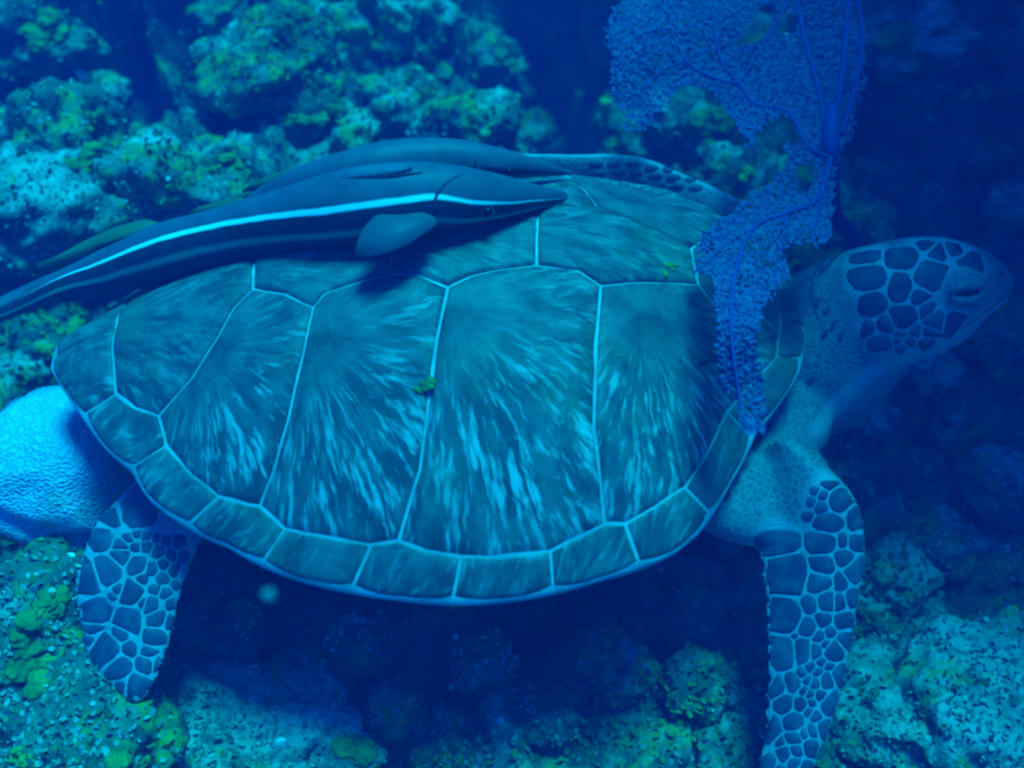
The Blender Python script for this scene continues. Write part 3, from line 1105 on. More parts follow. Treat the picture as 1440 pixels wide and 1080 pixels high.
def put_scale(P, cpx, hgt=.0016):
    """polygon measured in the photograph, laid on the body surface"""
    def hit(q):
        h_ = BBVH.ray_cast(Vector(CAM), Vector(ray(*q)))
        return (np.array(h_[0]), np.array(h_[1])) if h_[0] is not None else None
    hc = hit(cpx)
    if hc is None:
        return None
    ring = []
    for q in P:
        for t in (1.0, .9, .8, .65, .5):
            h_ = hit(cpx + (q - cpx) * t)
            if h_ is not None and np.linalg.norm(h_[0] - hc[0]) < .12 and h_[1] @ (CAM - h_[0]) > 0.5:
                ring.append(h_)
                break
    if len(ring) < 4:
        return None
    V, F = [], []
    n = len(ring)
    for f_, l_ in ((1.0, -.0012), (.95, .0006), (.80, hgt)):
        for h_ in ring:
            p_ = hc[0] + (h_[0] - hc[0]) * f_
            if f_ < 1:
                nr_ = BBVH.find_nearest(Vector(p_))
                p_ = np.array(nr_[0])
                n_ = np.array(nr_[1])
            else:
                n_ = h_[1]
            V.append(p_ + n_ * l_)
    V.append(hc[0] + hc[1] * hgt * 1.1)
    for j in range(2):
        for i in range(n):
            F.append((j * n + i, j * n + (i + 1) % n, (j + 1) * n + (i + 1) % n, (j + 1) * n + i))
    for i in range(n):
        F.append((2 * n + i, 2 * n + (i + 1) % n, 3 * n))
    return V, F


def conv(lst, ox, oy, sc):
    return [(ox + a_ / sc, oy + b_ / sc, c_ / sc, d_ / sc) for a_, b_, c_, d_ in lst]


FRONT = conv([(138, 305, 64, 34), (160, 415, 74, 58), (150, 555, 64, 56), (140, 690, 50, 60), (118, 800, 38, 48), (95, 945, 36, 80), (90, 1062, 38, 42), (95, 1150, 36, 42), (85, 1240, 34, 44), (70, 1340, 30, 50),
              (300, 232, 62, 28), (345, 155, 44, 30), (285, 180, 24, 15), (240, 210, 19, 12), (290, 138, 19, 13), (262, 122, 14, 11), (250, 160, 13, 12), (312, 105, 30, 12), (285, 302, 52, 30), (355, 297, 18, 22),
              (405, 225, 36, 38), (408, 300, 32, 30), (290, 380, 45, 26), (360, 355, 36, 27), (275, 445, 45, 30), (345, 440, 20, 40), (402, 400, 30, 50), (240, 515, 25, 25), (300, 505, 28, 36), (345, 505, 18, 40),
              (392, 495, 22, 40), (235, 597, 32, 28), (292, 568, 27, 26), (362, 570, 35, 33), (275, 625, 18, 20), (313, 608, 17, 19), (192, 622, 10, 9), (218, 680, 27, 45), (263, 680, 17, 26), (325, 675, 26, 33), (296, 652, 11, 14),
              (375, 635, 28, 32), (180, 780, 22, 42), (150, 860, 24, 45), (215, 750, 14, 20), (245, 730, 14, 17), (270, 748, 13, 13), (300, 778, 18, 27), (262, 785, 14, 18), (235, 775, 12, 12), (283, 712, 14, 13), (310, 728, 13, 12),
              (212, 865, 18, 24), (242, 825, 13, 13), (222, 815, 11, 12), (280, 830, 14, 17), (250, 853, 11, 12), (265, 905, 14, 19), (235, 885, 12, 13), (312, 860, 22, 44), (185, 920, 26, 38), (190, 972, 25, 22), (140, 990, 12, 20),
              (152, 1032, 20, 32), (220, 960, 12, 26), (197, 1020, 17, 17), (187, 1062, 20, 16), (140, 1080, 16, 14), (252, 950, 13, 25), (290, 940, 18, 34), (245, 1010, 20, 30), (150, 1130, 20, 30), (195, 1120, 22, 30), (230, 1080, 18, 26),
              (140, 1210, 20, 36), (185, 1200, 18, 34), (120, 1300, 18, 40), (345, 760, 18, 36)], 1040, 640, 2.4545)
REAR = conv([(345, 415, 28, 26), (425, 390, 46, 46), (308, 487, 36, 36), (262, 615, 36, 74), (340, 590, 28, 42), (300, 715, 36, 38), (295, 775, 24, 14), (285, 812, 16, 10), (330, 845, 40, 52), (375, 900, 28, 40),
             (380, 955, 20, 18), (432, 965, 36, 52), (415, 665, 25, 30), (400, 750, 28, 36), (380, 790, 16, 20), (405, 840, 17, 17), (435, 577, 22, 20), (380, 545, 20, 18), (380, 510, 18, 12), (405, 486, 13, 9), (430, 517, 11, 9),
             (465, 515, 14, 12), (432, 473, 12, 8), (465, 480, 13, 9), (500, 530, 15, 14), (450, 615, 12, 12), (480, 585, 14, 14), (475, 700, 16, 22), (450, 692, 8, 10), (495, 745, 20, 22), (490, 800, 24, 24), (475, 850, 18, 14),
             (462, 895, 22, 25), (505, 900, 22, 55), (542, 760, 16, 30), (520, 570, 14, 14), (515, 612, 14, 13), (542, 545, 14, 14), (548, 590, 15, 14), (525, 662, 15, 11), (490, 650, 13, 11), (548, 695, 15, 20), (562, 500, 17, 15),
             (525, 498, 15, 13), (585, 550, 18, 16), (600, 610, 26, 36), (620, 540, 16, 18), (495, 488, 13, 10), (372, 650, 10, 14), (355, 672, 10, 8), (580, 670, 18, 24), (560, 640, 12, 12)], 0, 540, 2.25)
GHOST = [(380, 385, 50, 50), (430, 560, 60, 60), (455, 690, 50, 50), (480, 850, 60, 50), (640, 905, 80, 36), (800, 890, 80, 26), (950, 860, 60, 30), (1130, 760, 60, 50), (1270, 420, 40, 60), (540, 235, 90, 40), (740, 225, 70, 40), (900, 185, 80, 26), (1080, 190, 80, 26), (1240, 320, 40, 40)]
HEADS = conv([(550, 322, 98, 44), (750, 330, 105, 68), (565, 445, 112, 72), (740, 495, 68, 85), (915, 425, 92, 80), (590, 585, 75, 66), (755, 660, 75, 64), (848, 550, 44, 44), (950, 310, 44, 34), (885, 245, 80, 32),
              (1070, 258, 66, 42), (1140, 358, 100, 42), (895, 620, 44, 34), (938, 672, 58, 38), (1042, 692, 48, 50), (655, 702, 58, 42), (575, 722, 38, 38), (625, 815, 68, 48), (745, 757, 36, 17), (825, 745, 38, 24),
              (730, 797, 22, 15), (800, 802, 35, 20), (905, 760, 44, 22), (755, 840, 44, 19), (900, 808, 58, 26), (1092, 500, 108, 100)] + GHOST, 1080, 280, 4.0)
HEADGAP = 2.3
SCALEC = []
FARF = [(838 + 26 * i_ + 5 * j_, 231 + 3.0 * i_ * (i_ > 2) * .6 + 12 * j_, 9, 4.2) for i_ in range(6) for j_ in range(3)]
for seeds, gap in ((FRONT, 1.8), (REAR, 1.9), (HEADS, HEADGAP), (FARF, 3.0)):
    for cpx, P in scale_cells(seeds, gap, 1.9 if seeds is HEADS else 1.75 if seeds is REAR else 1.5 if seeds is FRONT else 1.2):
        if seeds is HEADS and (math.hypot((cpx[0] - 1353) / 1.15, cpx[1] - 405) < 24 or any(abs(cpx[0] - 1080 - g_[0] / 4) + abs(cpx[1] - 280 - g_[1] / 4) < .1 for g_ in GHOST)):
            continue
        r_ = put_scale(P, cpx)
        if r_ is None:
            continue
        part('scale', r_[0], r_[1], M_scale, body)
        if seeds is not FARF:
            SCALEC.append((r_[0][-1], max(np.linalg.norm(np.asarray(v) - r_[0][-1]) for v in r_[0])))
        if seeds is HEADS and (np.asarray(r_[0][-1]) - HMID) @ hlat > .045:                     # the same plate on the other cheek
            Vm = []
            for v in r_[0]:
                q = np.asarray(v) - 2 * hlat * float((np.asarray(v) - HMID) @ hlat)
                nr_ = BBVH.find_nearest(Vector(q))
                dq = q - np.array(nr_[0])
                Vm.append(np.array(nr_[0]) + np.array(nr_[1]) * .0012)
            part('scale', Vm, [f[::-1] for f in r_[1]], M_scale, body)
# the row of small scales where the neck skin meets the shell
for a_, b_, c_, d_ in ((1066, 622, 5, 14), (1049, 655, 4.5, 8), (1036, 676, 4, 9), (1023, 699, 4, 8), (1082, 600, 4, 6), (1140, 536, 5, 8), (1150, 425, 5, 9), (1163, 437, 5, 7), (1172, 458, 4, 9), (1183, 472, 4, 8), (1160, 470, 4, 8)):
    P = np.array([[a_ + c_ * math.cos(t) - .45 * d_ * math.sin(t), b_ + d_ * math.sin(t)] for t in np.linspace(0, 2 * math.pi, 12, endpoint=False)])
    r_ = put_scale(P, np.array([a_, b_], float), .0012)
    if r_:
        part('scale', r_[0], r_[1], M_scale, body)

# the skin between the plates is pale
pale = np.zeros(len(BODYV))
for c_, r_ in SCALEC:
    d_ = np.linalg.norm(BODYV - c_, axis=1)
    pale = np.maximum(pale, np.clip((r_ * .85 + .010 - d_) / .014, 0, 1))
def px_of(Pw):
    q = Pw - CAM
    dz = q @ FWD
    return np.stack([PW / 2 + FPX * (q @ RGT) / dz, PH / 2 - FPX * (q @ UPV) / dz], 1)


def near_line(P2, line):
    d_ = np.full(len(P2), 1e9)
    for a_, b_ in zip(line[:-1], line[1:]):
        a_, b_ = np.array(a_, float), np.array(b_, float)
        t = np.clip(((P2 - a_) @ (b_ - a_)) / ((b_ - a_) @ (b_ - a_)), 0, 1)
        d_ = np.minimum(d_, np.linalg.norm(P2 - a_ - t[:, None] * (b_ - a_), axis=1))
    return d_


BP = px_of(BODYV)
pale = pale * np.where(BODYV @ FWD > -9, np.clip((np.hypot(BP[:, 0] - 1356, BP[:, 1] - 406) - 27) / 6, 0, 1), 1)
# pale throat and lower jaw, light on the far flipper's leading edge painted in
pale = np.maximum(pale, .75 * np.clip((16 - near_line(BP, [(1150, 604), (1200, 545), (1230, 520), (1292, 503), (1330, 485), (1367, 460), (1412, 430)])) / 10, 0, 1))
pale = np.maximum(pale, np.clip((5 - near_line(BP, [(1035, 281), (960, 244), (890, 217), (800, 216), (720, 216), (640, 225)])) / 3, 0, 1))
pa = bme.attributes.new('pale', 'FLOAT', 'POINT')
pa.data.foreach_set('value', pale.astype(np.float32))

# ------------------------------------------------------------------ REMORAS
def remora_mat(name, striped):
    m, nt, b = nmat(name)
    uv = N(nt, 'ShaderNodeUVMap', uv_map='skin').outputs[0]
    s = N(nt, 'ShaderNodeSeparateXYZ')
    nt.links.new(uv, s.inputs[0])
    U, Vv = s.outputs[0], s.outputs[1]          # along the fish; distance round the flank from the pale stripe
    wob = mathn(nt, 'MULTIPLY', mathn(nt, 'SUBTRACT', noise(nt, uv, 34, 3), 0.5), 0.03)
    v = mathn(nt, 'ADD', Vv, wob)
    g = wpos(nt)
    back = mixc(nt, ramp(nt, noise(nt, g, 26, 4), 0.35, 0.65), (0.065, 0.072, 0.10), (0.095, 0.103, 0.135))
    flank = mixc(nt, ramp(nt, noise(nt, g, 20, 4), 0.35, 0.65), (0.018, 0.022, 0.035), (0.032, 0.036, 0.05))
    c = mixc(nt, ramp(nt, v, -0.045, 0.02), back, flank)
    # lower olive band, then a dark belly
    lo = mathn(nt, 'MULTIPLY', ramp(nt, v, 0.17, 0.215), ramp(nt, v, 0.285, 0.235))
    c = mixc(nt, mathn(nt, 'MULTIPLY', lo, 0.9), c, (0.26, 0.30, 0.20))
    if striped:
        # the stripe is broad amidships and tapers to the snout and the tail
        wd = mathn(nt, 'MULTIPLY', mathn(nt, 'MULTIPLY', ramp(nt, U, 0.06, 0.40), ramp(nt, U, 0.98, 0.74)), 0.020)
        wd = mathn(nt, 'ADD', wd, 0.003)
        d = mathn(nt, 'ABSOLUTE', v)
        st = mathn(nt, 'MULTIPLY', ramp(nt, mathn(nt, 'SUBTRACT', d, wd), 0.012, -0.006), ramp(nt, U, 0.10, 0.20))
        c = mixc(nt, st, c, (0.86, 0.90, 0.84))
    nt.links.new(c, b.inputs['Base Color'])
    b.inputs['Roughness'].default_value = 0.5
    b.inputs['Specular IOR Level'].default_value = 0.2
    bump(nt, b, noise(nt, g, 90, 3), 0.12, 0.002)
    return m


def fish_body(name, cs, rad, flat, fs, mat, root, n=36):
    """cs centres from tail to snout; rad half height; fs share (0 top .. 1 bottom) where the pale stripe runs"""
    m_ = len(cs)
    V, F, uvs = [], [], []
    Ltot = np.concatenate([[0], np.cumsum(np.linalg.norm(np.diff(cs, axis=0), axis=1))])
    Ltot = Ltot / Ltot[-1]
    for i in range(m_):
        t = cs[min(i + 1, m_ - 1)] - cs[max(i - 1, 0)]
        t = t / np.linalg.norm(t)
        vw = cs[i] - CAM
        u = UPV - t * (UPV @ t)
        vd = vw - t * (vw @ t)
        vd = vd / np.linalg.norm(vd)
        u = u - vd * (u @ vd)
        u = u / np.linalg.norm(u)
        phs = math.acos(max(-1, min(1, 1 - 2 * fs[i])))
        for k_ in range(n):
            a_ = 2 * math.pi * k_ / n
            V.append(cs[i] + u * math.cos(a_) * rad[i] - vd * math.sin(a_) * rad[i] * flat)
            aa = a_ if a_ <= math.pi else 2 * math.pi - a_
            uvs.append((Ltot[i], (aa - phs) / math.pi))
    for i in range(m_ - 1):
        for k_ in range(n):
            F.append((i * n + k_, (i + 1) * n + k_, (i + 1) * n + (k_ + 1) % n, i * n + (k_ + 1) % n))
    V.append(cs[0]); V.append(cs[-1])
    uvs.append((0, 0.1)); uvs.append((1, 0.1))
    for k_ in range(n):
        F.append((len(V) - 2, k_, (k_ + 1) % n))
        F.append((len(V) - 1, (m_ - 1) * n + (k_ + 1) % n, (m_ - 1) * n + k_))
    o = part(name, V, F, mat, root)
    uvl = o.data.uv_layers.new(name='skin')
    li = np.zeros(len(o.data.loops), dtype=np.int32)
    o.data.loops.foreach_get('vertex_index', li)
    uvl.data.foreach_set('uv', np.array(uvs, np.float32)[li].ravel())
    return o


def fin(name, outline, rim_base, mat, root, th=.0012):
    """thin fin: closed outline of 3D points, thickness th"""
    P = np.array(outline)
    n = len(P)
    c_ = P.mean(0)
    nn_ = np.zeros(3)
    for i in range(n):
        nn_ += np.cross(P[i] - c_, P[(i + 1) % n] - c_)
    nn_ /= np.linalg.norm(nn_)
    V = [*(P + nn_ * th), *(P - nn_ * th), c_ + nn_ * th * 2.5, c_ - nn_ * th * 2.5]
    F = []
    for i in range(n):
        j = (i + 1) % n
        F += [(i, j, 2 * n), (n + j, n + i, 2 * n + 1), (i, n + i, n + j, j)]
    return part(name, V, F, mat, root)


def fin_mat(name, col, col2, scale=1):
    m, nt, b = nmat(name)
    tc = N(nt, 'ShaderNodeTexCoord').outputs['Object']
    wv = N(nt, 'ShaderNodeTexWave', wave_type='BANDS', bands_direction='DIAGONAL', inp={'Scale': 90.0, 'Distortion': 3.0, 'Detail': 1.0})
    nt.links.new(tc, wv.inputs['Vector'])
    c = mixc(nt, wv.outputs[1], col, col2)
    nt.links.new(c, b.inputs['Base Color'])
    b.inputs['Roughness'].default_value = 0.5
    b.inputs['Transmission Weight'].default_value = 0.0
    b.inputs['Subsurface Weight'].default_value = 0.0
    return m


M_rem1 = remora_mat('striped_remora_skin', True)
M_rem2 = remora_mat('plain_remora_skin', False)
M_fin = fin_mat('grey_fin', (0.06, 0.07, 0.09), (0.085, 0.10, 0.12))
M_rem2d = plain_mat('folded_fin', (0.10, 0.11, 0.145), (0.125, 0.135, 0.17), 40, 0.5)
M_finy = fin_mat('olive_fin', (0.065, 0.09, 0.045), (0.10, 0.135, 0.06))
M_find = fin_mat('dark_fin', (0.025, 0.03, 0.045), (0.04, 0.045, 0.06))


def shell_hit(px, py, off):
    """nearest point along the view ray that lies 'off' above the carapace"""
    r_ = ray(px, py)
    t = np.linspace(.9, 1.9, 1600)
    q = CAM[None] + r_[None] * t[:, None]
    d = q - TC
    lx = (d[:, 0] * math.cos(TYAW) + d[:, 1] * math.sin(TYAW)) / TL
    ly = (-d[:, 0] * math.sin(TYAW) + d[:, 1] * math.cos(TYAW)) / TL
    th, rho = xy2pol(lx, ly)
    sz = shell_pt(th, np.minimum(rho, 1.0))[:, 2]
    ok = (q[:, 2] - sz - off < 0) & (rho < 1.02)
    return q[int(np.argmax(ok))] if ok.any() else None


# striped remora: x, top y, bottom y, stripe y, axis height above the sea-level datum of the shell
R1 = [(-70, 446, 476, 458), (-20, 428, 460, 441), (30, 406, 441, 419), (64, 390, 429, 402), (100, 375, 422, 386), (148, 352, 415, 369), (190, 333, 407, 352), (237, 312, 398, 335), (300, 296, 382, 318),
      (340, 284, 371, 309), (400, 266, 357, 300), (462, 246, 349, 294), (500, 236, 344, 290), (540, 230, 339, 285), (580, 228, 332, 280), (612, 229, 327, 277), (650, 234, 320, 284),
      (700, 245, 309, 285), (740, 256, 299, 282), (776, 265, 290, 280), (790, 268, 286, 278), (797, 273, 281, 277)]
cs, rad, fs = [], [], []
for (x, ty, by, sy) in R1:
    hpx = (by - ty) / 2
    r0_ = hpx * 1.36 / FPX
    zc = None
    if x > 180:
        h_ = shell_hit(x, (ty + by) / 2, r0_ * 0.95)
        if h_ is not None:
            cs.append(h_)
            zc = h_[2]
    if zc is None:
        cs.append(None)
    fs.append((sy - ty) / (by - ty))
    rad.append(hpx)
known = [i for i, c_ in enumerate(cs) if c_ is not None]
k0, k1 = known[0], known[2]
for i in range(len(cs)):
    if cs[i] is None:                    # the tail trails on behind the shell, sinking a little
        z = cs[k0][2] - 0.018 * (k0 - i)
        cs[i] = at_z(R1[i][0], (R1[i][1] + R1[i][2]) / 2, max(z, .02))
dep = np.array([float((c_ - CAM) @ FWD) for c_ in cs])
dep = np.polyval(np.polyfit([r_[0] for r_ in R1], dep, 3), [r_[0] for r_ in R1])
cs = np.array([at_d(x, (ty + by) / 2, d_) for (x, ty, by, sy), d_ in zip(R1, dep)])
rad = np.array(rad) * dep / FPX
SP1 = cs
rem1 = empty('remora', tuple(cs[10] - np.array([0, 0, rad[10]])), 'slender dark remora with a bright white side stripe lying along the turtle shell', 'fish', 'remoras riding the turtle')
ex = lambda a_: smooth_curve(np.array(a_)[:, None] if np.ndim(a_) == 1 else a_, 4)
fish_body('body', ex(cs), ex(rad)[:, 0], 0.80, np.clip(ex(fs)[:, 0], .02, .98), M_rem1, rem1)


def r1_at(px, py, k_=1.0):
    """a point on (k_=1) or off the near flank of the striped remora"""
    i = float(np.interp(px, [r_[0] for r_ in R1], range(len(R1))))
    d_ = float(np.interp(i, range(len(R1)), dep))
    h_ = float(np.interp(i, range(len(R1)), [(r_[2] - r_[1]) / 2 for r_ in R1]))
    return at_d(px, py, d_ - k_ * 0.8 * h_ * d_ / FPX)


def r1_surf(px, py, lift=.0):
    i = float(np.interp(px, [r_[0] for r_ in R1], range(len(R1))))
    ty = float(np.interp(i, range(len(R1)), [r_[1] for r_ in R1]))
    by = float(np.interp(i, range(len(R1)), [r_[2] for r_ in R1]))
    k_ = math.sqrt(max(0.0, 1 - ((py - (ty + by) / 2) / ((by - ty) / 2)) ** 2))
    return r1_at(px, py, k_ + lift + 0.25 * max(0.0, ((ty + by) / 2 - py) / ((by - ty) / 2)))


pf = [(562, 296, .75), (590, 297, .8), (612, 306, .9), (615, 315, 1.0), (600, 326, 1.1), (572, 345, 1.25), (545, 356, 1.35), (518, 361, 1.4), (499, 360, 1.4), (503, 340, 1.3), (512, 320, 1.15), (528, 304, .95)]
fin('pectoral_fin', [r1_at(*q) for q in pf], None, M_fin, rem1, .0014)
fin('dorsal_fin', [r1_surf(x_, y_, .13) for x_, y_ in ((464, 250), (474, 243), (500, 238), (530, 233), (558, 232), (580, 236), (556, 243), (530, 247), (500, 250), (480, 252))], None, M_rem2d, rem1, .0022)
fin('dorsal_fin', [r1_at(*q) for q in ((355, 284, 0), (340, 278, 0), (310, 283, 0), (280, 291, 0), (262, 303, 0), (285, 303, .1), (320, 294, .1))], None, M_finy, rem1, .0012)
fin('dorsal_fin', [r1_at(*q) for q in ((235, 316, 0), (205, 308, 0), (165, 318, 0), (120, 338, 0), (80, 360, 0), (52, 372, 0), (56, 384, 0), (90, 378, 0), (140, 352, 0), (190, 332, 0))], None, M_finy, rem1, .0010)
fin('anal_fin', [r1_at(*q) for q in ((250, 390, .1), (215, 400, .1), (160, 414, .1), (110, 424, .1), (85, 424, .1), (100, 414, .2), (170, 402, .2))], None, M_find, rem1, .0010)
fin('tail_fin', [r1_at(*q) for q in ((-20, 437, 0), (-60, 440, 0), (-120, 430, 0), (-105, 470, 0), (-115, 530, 0), (-60, 505, 0), (-20, 472, 0))], None, M_find, rem1, .0015)
V, F = ICO[3]
e_ = r1_at(686, 297, .93)
ey = part('eye', V * .0062 + e_, F, M_eye, rem1)
part('eye_ring', *tube([e_ + .0072 * (RGT * math.cos(t) + UPV * math.sin(t)) + (CAM - e_) / np.linalg.norm(CAM - e_) * .001 for t in np.linspace(0, 2 * math.pi, 15)], FWD, [.0010] * 15, [.0010] * 15, 8), M_rem2, ey)
part('fin_fold', *tube(smooth_curve([r1_surf(x_, y_, .06) for x_, y_ in ((465, 252), (495, 252), (530, 249), (560, 246), (595, 242))], 3), FWD, [.0006, .001, .0014, .0016, .0016, .0016, .0016, .0014, .0014, .0012, .001, .0008, .0005], [.0006, .001, .0014, .0016, .0016, .0016, .0016, .0014, .0014, .0012, .001, .0008, .0005], 8), M_find, rem1)
# the low rear edge of the gill cover
gp = [r1_surf(x_, y_, .0) for x_, y_ in ((672, 243), (648, 247), (630, 256), (618, 268), (612, 280), (613, 296))]
part('gill_cover_edge', *tube(smooth_curve(gp, 3), FWD, [.0019] * 16, [.0019] * 16, 8), M_find, rem1)
# small parasite clinging to the flank
pp = [r1_surf(x_, y_, .02) for x_, y_ in ((459, 266), (462, 280), (461, 294), (464, 303))]
pz = part('scar', *tube(smooth_curve(pp, 3), FWD, [.0012, .002, .0018, .0014, .002, .003, .0035, .003, .002, .001], [.0012, .002, .0018, .0014, .002, .003, .0035, .003, .002, .001], 8), M_find, rem1)

# plain remora behind it
R2 = [(300, 304, 312), (345, 282, 308), (390, 252, 303), (450, 226, 292), (520, 204, 276), (560, 197, 268), (600, 194, 263), (640, 196, 260), (680, 203, 256), (720, 213, 252), (760, 226, 249), (790, 236, 247), (804, 241, 246)]
z2 = [.165, .172, .178, .184, .19, .192, .192, .19, .186, .182, .177, .174, .172]
cs2 = []
for (x, ty, by), z in zip(R2, z2):                # keep it behind its neighbour
    q = at_z(x, (ty + by) / 2, z)
    cs2.append(at_d(x, (ty + by) / 2, max(float((q - CAM) @ FWD), float(np.interp(x, [r_[0] for r_ in R1], dep)) + .055)))
cs2 = np.array(cs2)
dep2 = np.array([float((c_ - CAM) @ FWD) for c_ in cs2])
rad2 = np.array([(by - ty) / 2 for x, ty, by in R2]) * dep2 / FPX
rem2 = empty('remora', tuple(cs2[6] - np.array([0, 0, rad2[6]])), 'plain grey remora pressed behind the white-striped remora on the shell', 'fish', 'remoras riding the turtle')
fs2 = np.linspace(.62, .62, len(R2))
fish_body('body', ex(cs2), ex(rad2)[:, 0], 0.8, np.clip(ex(fs2)[:, 0], .02, .98), M_rem2, rem2)


def r2_at(px, py, k_=1.0):
    i = float(np.interp(px, [r_[0] for r_ in R2], range(len(R2))))
    d_ = float(np.interp(i, range(len(R2)), dep2))
    h_ = float(np.interp(i, range(len(R2)), [(r_[2] - r_[1]) / 2 for r_ in R2]))
    return at_d(px, py, d_ - k_ * 0.8 * h_ * d_ / FPX)


fin('dorsal_fin', [r2_at(*q) for q in ((440, 234, 0), (425, 237, 0), (390, 243, 0), (355, 257, 0), (340, 270, 0), (365, 268, .1), (400, 255, .1))], None, M_finy, rem2, .0014)
e_ = r2_at(716, 241, .9)
V, F = ICO[3]
part('eye', V * .0052 + e_, F, M_eye, rem2)
part('gill_cover_edge', *tube(smooth_curve([r2_at(*q) for q in ((690, 207, .55), (675, 216, .85), (668, 228, 1.05), (672, 240, .98))], 3), FWD, [.0012] * 10, [.0012] * 10, 8), M_find, rem2)

# ------------------------------------------------------------------ SEA FAN
M_fan = plain_mat('sea_fan_purple', (0.075, 0.045, 0.14), (0.185, 0.125, 0.26), 120, 0.8)
M_fanb = plain_mat('sea_fan_branch', (0.085, 0.045, 0.19), (0.11, 0.06, 0.23), 60, 0.8)
UPPER = [(868, -25), (868, 0), (848, 45), (860, 80), (855, 125), (868, 150), (870, 175), (885, 190), (905, 185), (935, 150), (955, 125), (985, 122), (1000, 130), (1020, 155), (1050, 205), (1066, 210),
         (1063, 190), (1090, 168), (1100, 190), (1110, 230), (1075, 262), (1040, 285), (985, 330), (975, 385), (1000, 390), (1005, 450), (1010, 540), (1030, 560), (1045, 612), (1076, 610), (1078, 560), (1066, 490), (1074, 435),
         (1090, 415), (1114, 382), (1104, 352), (1130, 342), (1155, 350), (1172, 328), (1176, 235), (1195, 200), (1218, 120), (1222, 60), (1210, 0), (1212, -25)]
HOLES = [[(1038, 60), (1045, 42), (1075, 8), (1092, 12), (1086, 35), (1068, 58)], [(1092, 45), (1100, 15), (1122, 25), (1118, 46)], [(1095, 168), (1120, 165), (1130, 190), (1120, 205), (1100, 195)],
         [(1120, 235), (1145, 232), (1140, 262), (1122, 270)]]


def inside(P, poly):
    x, y = P[:, 0], P[:, 1]
    r_ = np.zeros(len(P), bool)
    n = len(poly)
    for i in range(n):
        (x1, y1), (x2, y2) = poly[i], poly[(i + 1) % n]
        c_ = ((y1 > y) != (y2 > y)) & (x < (x2 - x1) * (y - y1) / (y2 - y1 + 1e-9) + x1)
        r_ ^= c_
    return r_


def fan_pt(px, py, out=0.0):
    d = np.interp(py, [-40, 0, 150, 230, 330, 450, 620], [1.66, 1.63, 1.52, 1.43, 1.30, 1.21, 1.155])
    d = d + 0.016 * math.sin(px * .021 + 1) + 0.014 * math.sin(py * .027 + px * .011)
    return at_d(px, py, d - out)


hold = floor_hit(1180, 395)
fan = empty('sea_fan', tuple(hold), 'tall purple sea fan with a lacy net leaning over the front of the shell', 'sea fan')


def branch(pts, r0_, r1_, out=.002):
    P = smooth_curve([fan_pt(a_, b_, out) for a_, b_ in pts], 5)
    n = len(P)
    rr2 = [(r0_ + (r1_ - r0_) * i / (n - 1)) * .62 for i in range(n)]
    return part('branch', *tube(P, FWD, rr2, rr2, 8), M_fanb, fan)


stem = smooth_curve([hold - np.array([0, 0, .04]), hold + np.array([0, -.01, .10]), at_d(1172, 300, 1.66), fan_pt(1168, 215), fan_pt(1172, 150)], 5)
part('stem', *tube(stem, FWD, np.linspace(.017, .010, len(stem)), np.linspace(.017, .010, len(stem)), 12), M_fanb, fan)
branch([(1168, 205), (1182, 120), (1190, 50), (1196, -20)], .010, .006)
branch([(1166, 215), (1150, 120), (1130, 50), (1118, -20)], .008, .004)
branch([(1182, 190), (1206, 110), (1212, 40), (1200, -20)], .007, .004)
branch([(1166, 222), (1135, 205), (1112, 160), (1085, 152), (1060, 145), (1040, 118), (1015, 85), (1005, 40), (998, -20)], .006, .0028)
branch([(1040, 118), (1000, 108), (965, 85), (945, 40), (935, -20)], .0035, .002)
branch([(965, 85), (930, 100), (900, 130), (885, 175)], .0025, .0012)
branch([(945, 40), (910, 45), (880, 60)], .002, .0012)
branch([(1168, 222), (1150, 280), (1105, 300), (1060, 320), (1035, 380), (1028, 460), (1040, 560), (1050, 600)], .007, .0018)
branch([(1060, 320), (1020, 345), (990, 375)], .0025, .0012)
branch([(1105, 300), (1098, 350), (1085, 400)], .0028, .0012)
branch([(1110, 0), (1092, 30), (1078, 55), (1058, 85), (1040, 118)], .003, .0025)
branch([(1166, 240), (1150, 300), (1140, 340)], .004, .0015)
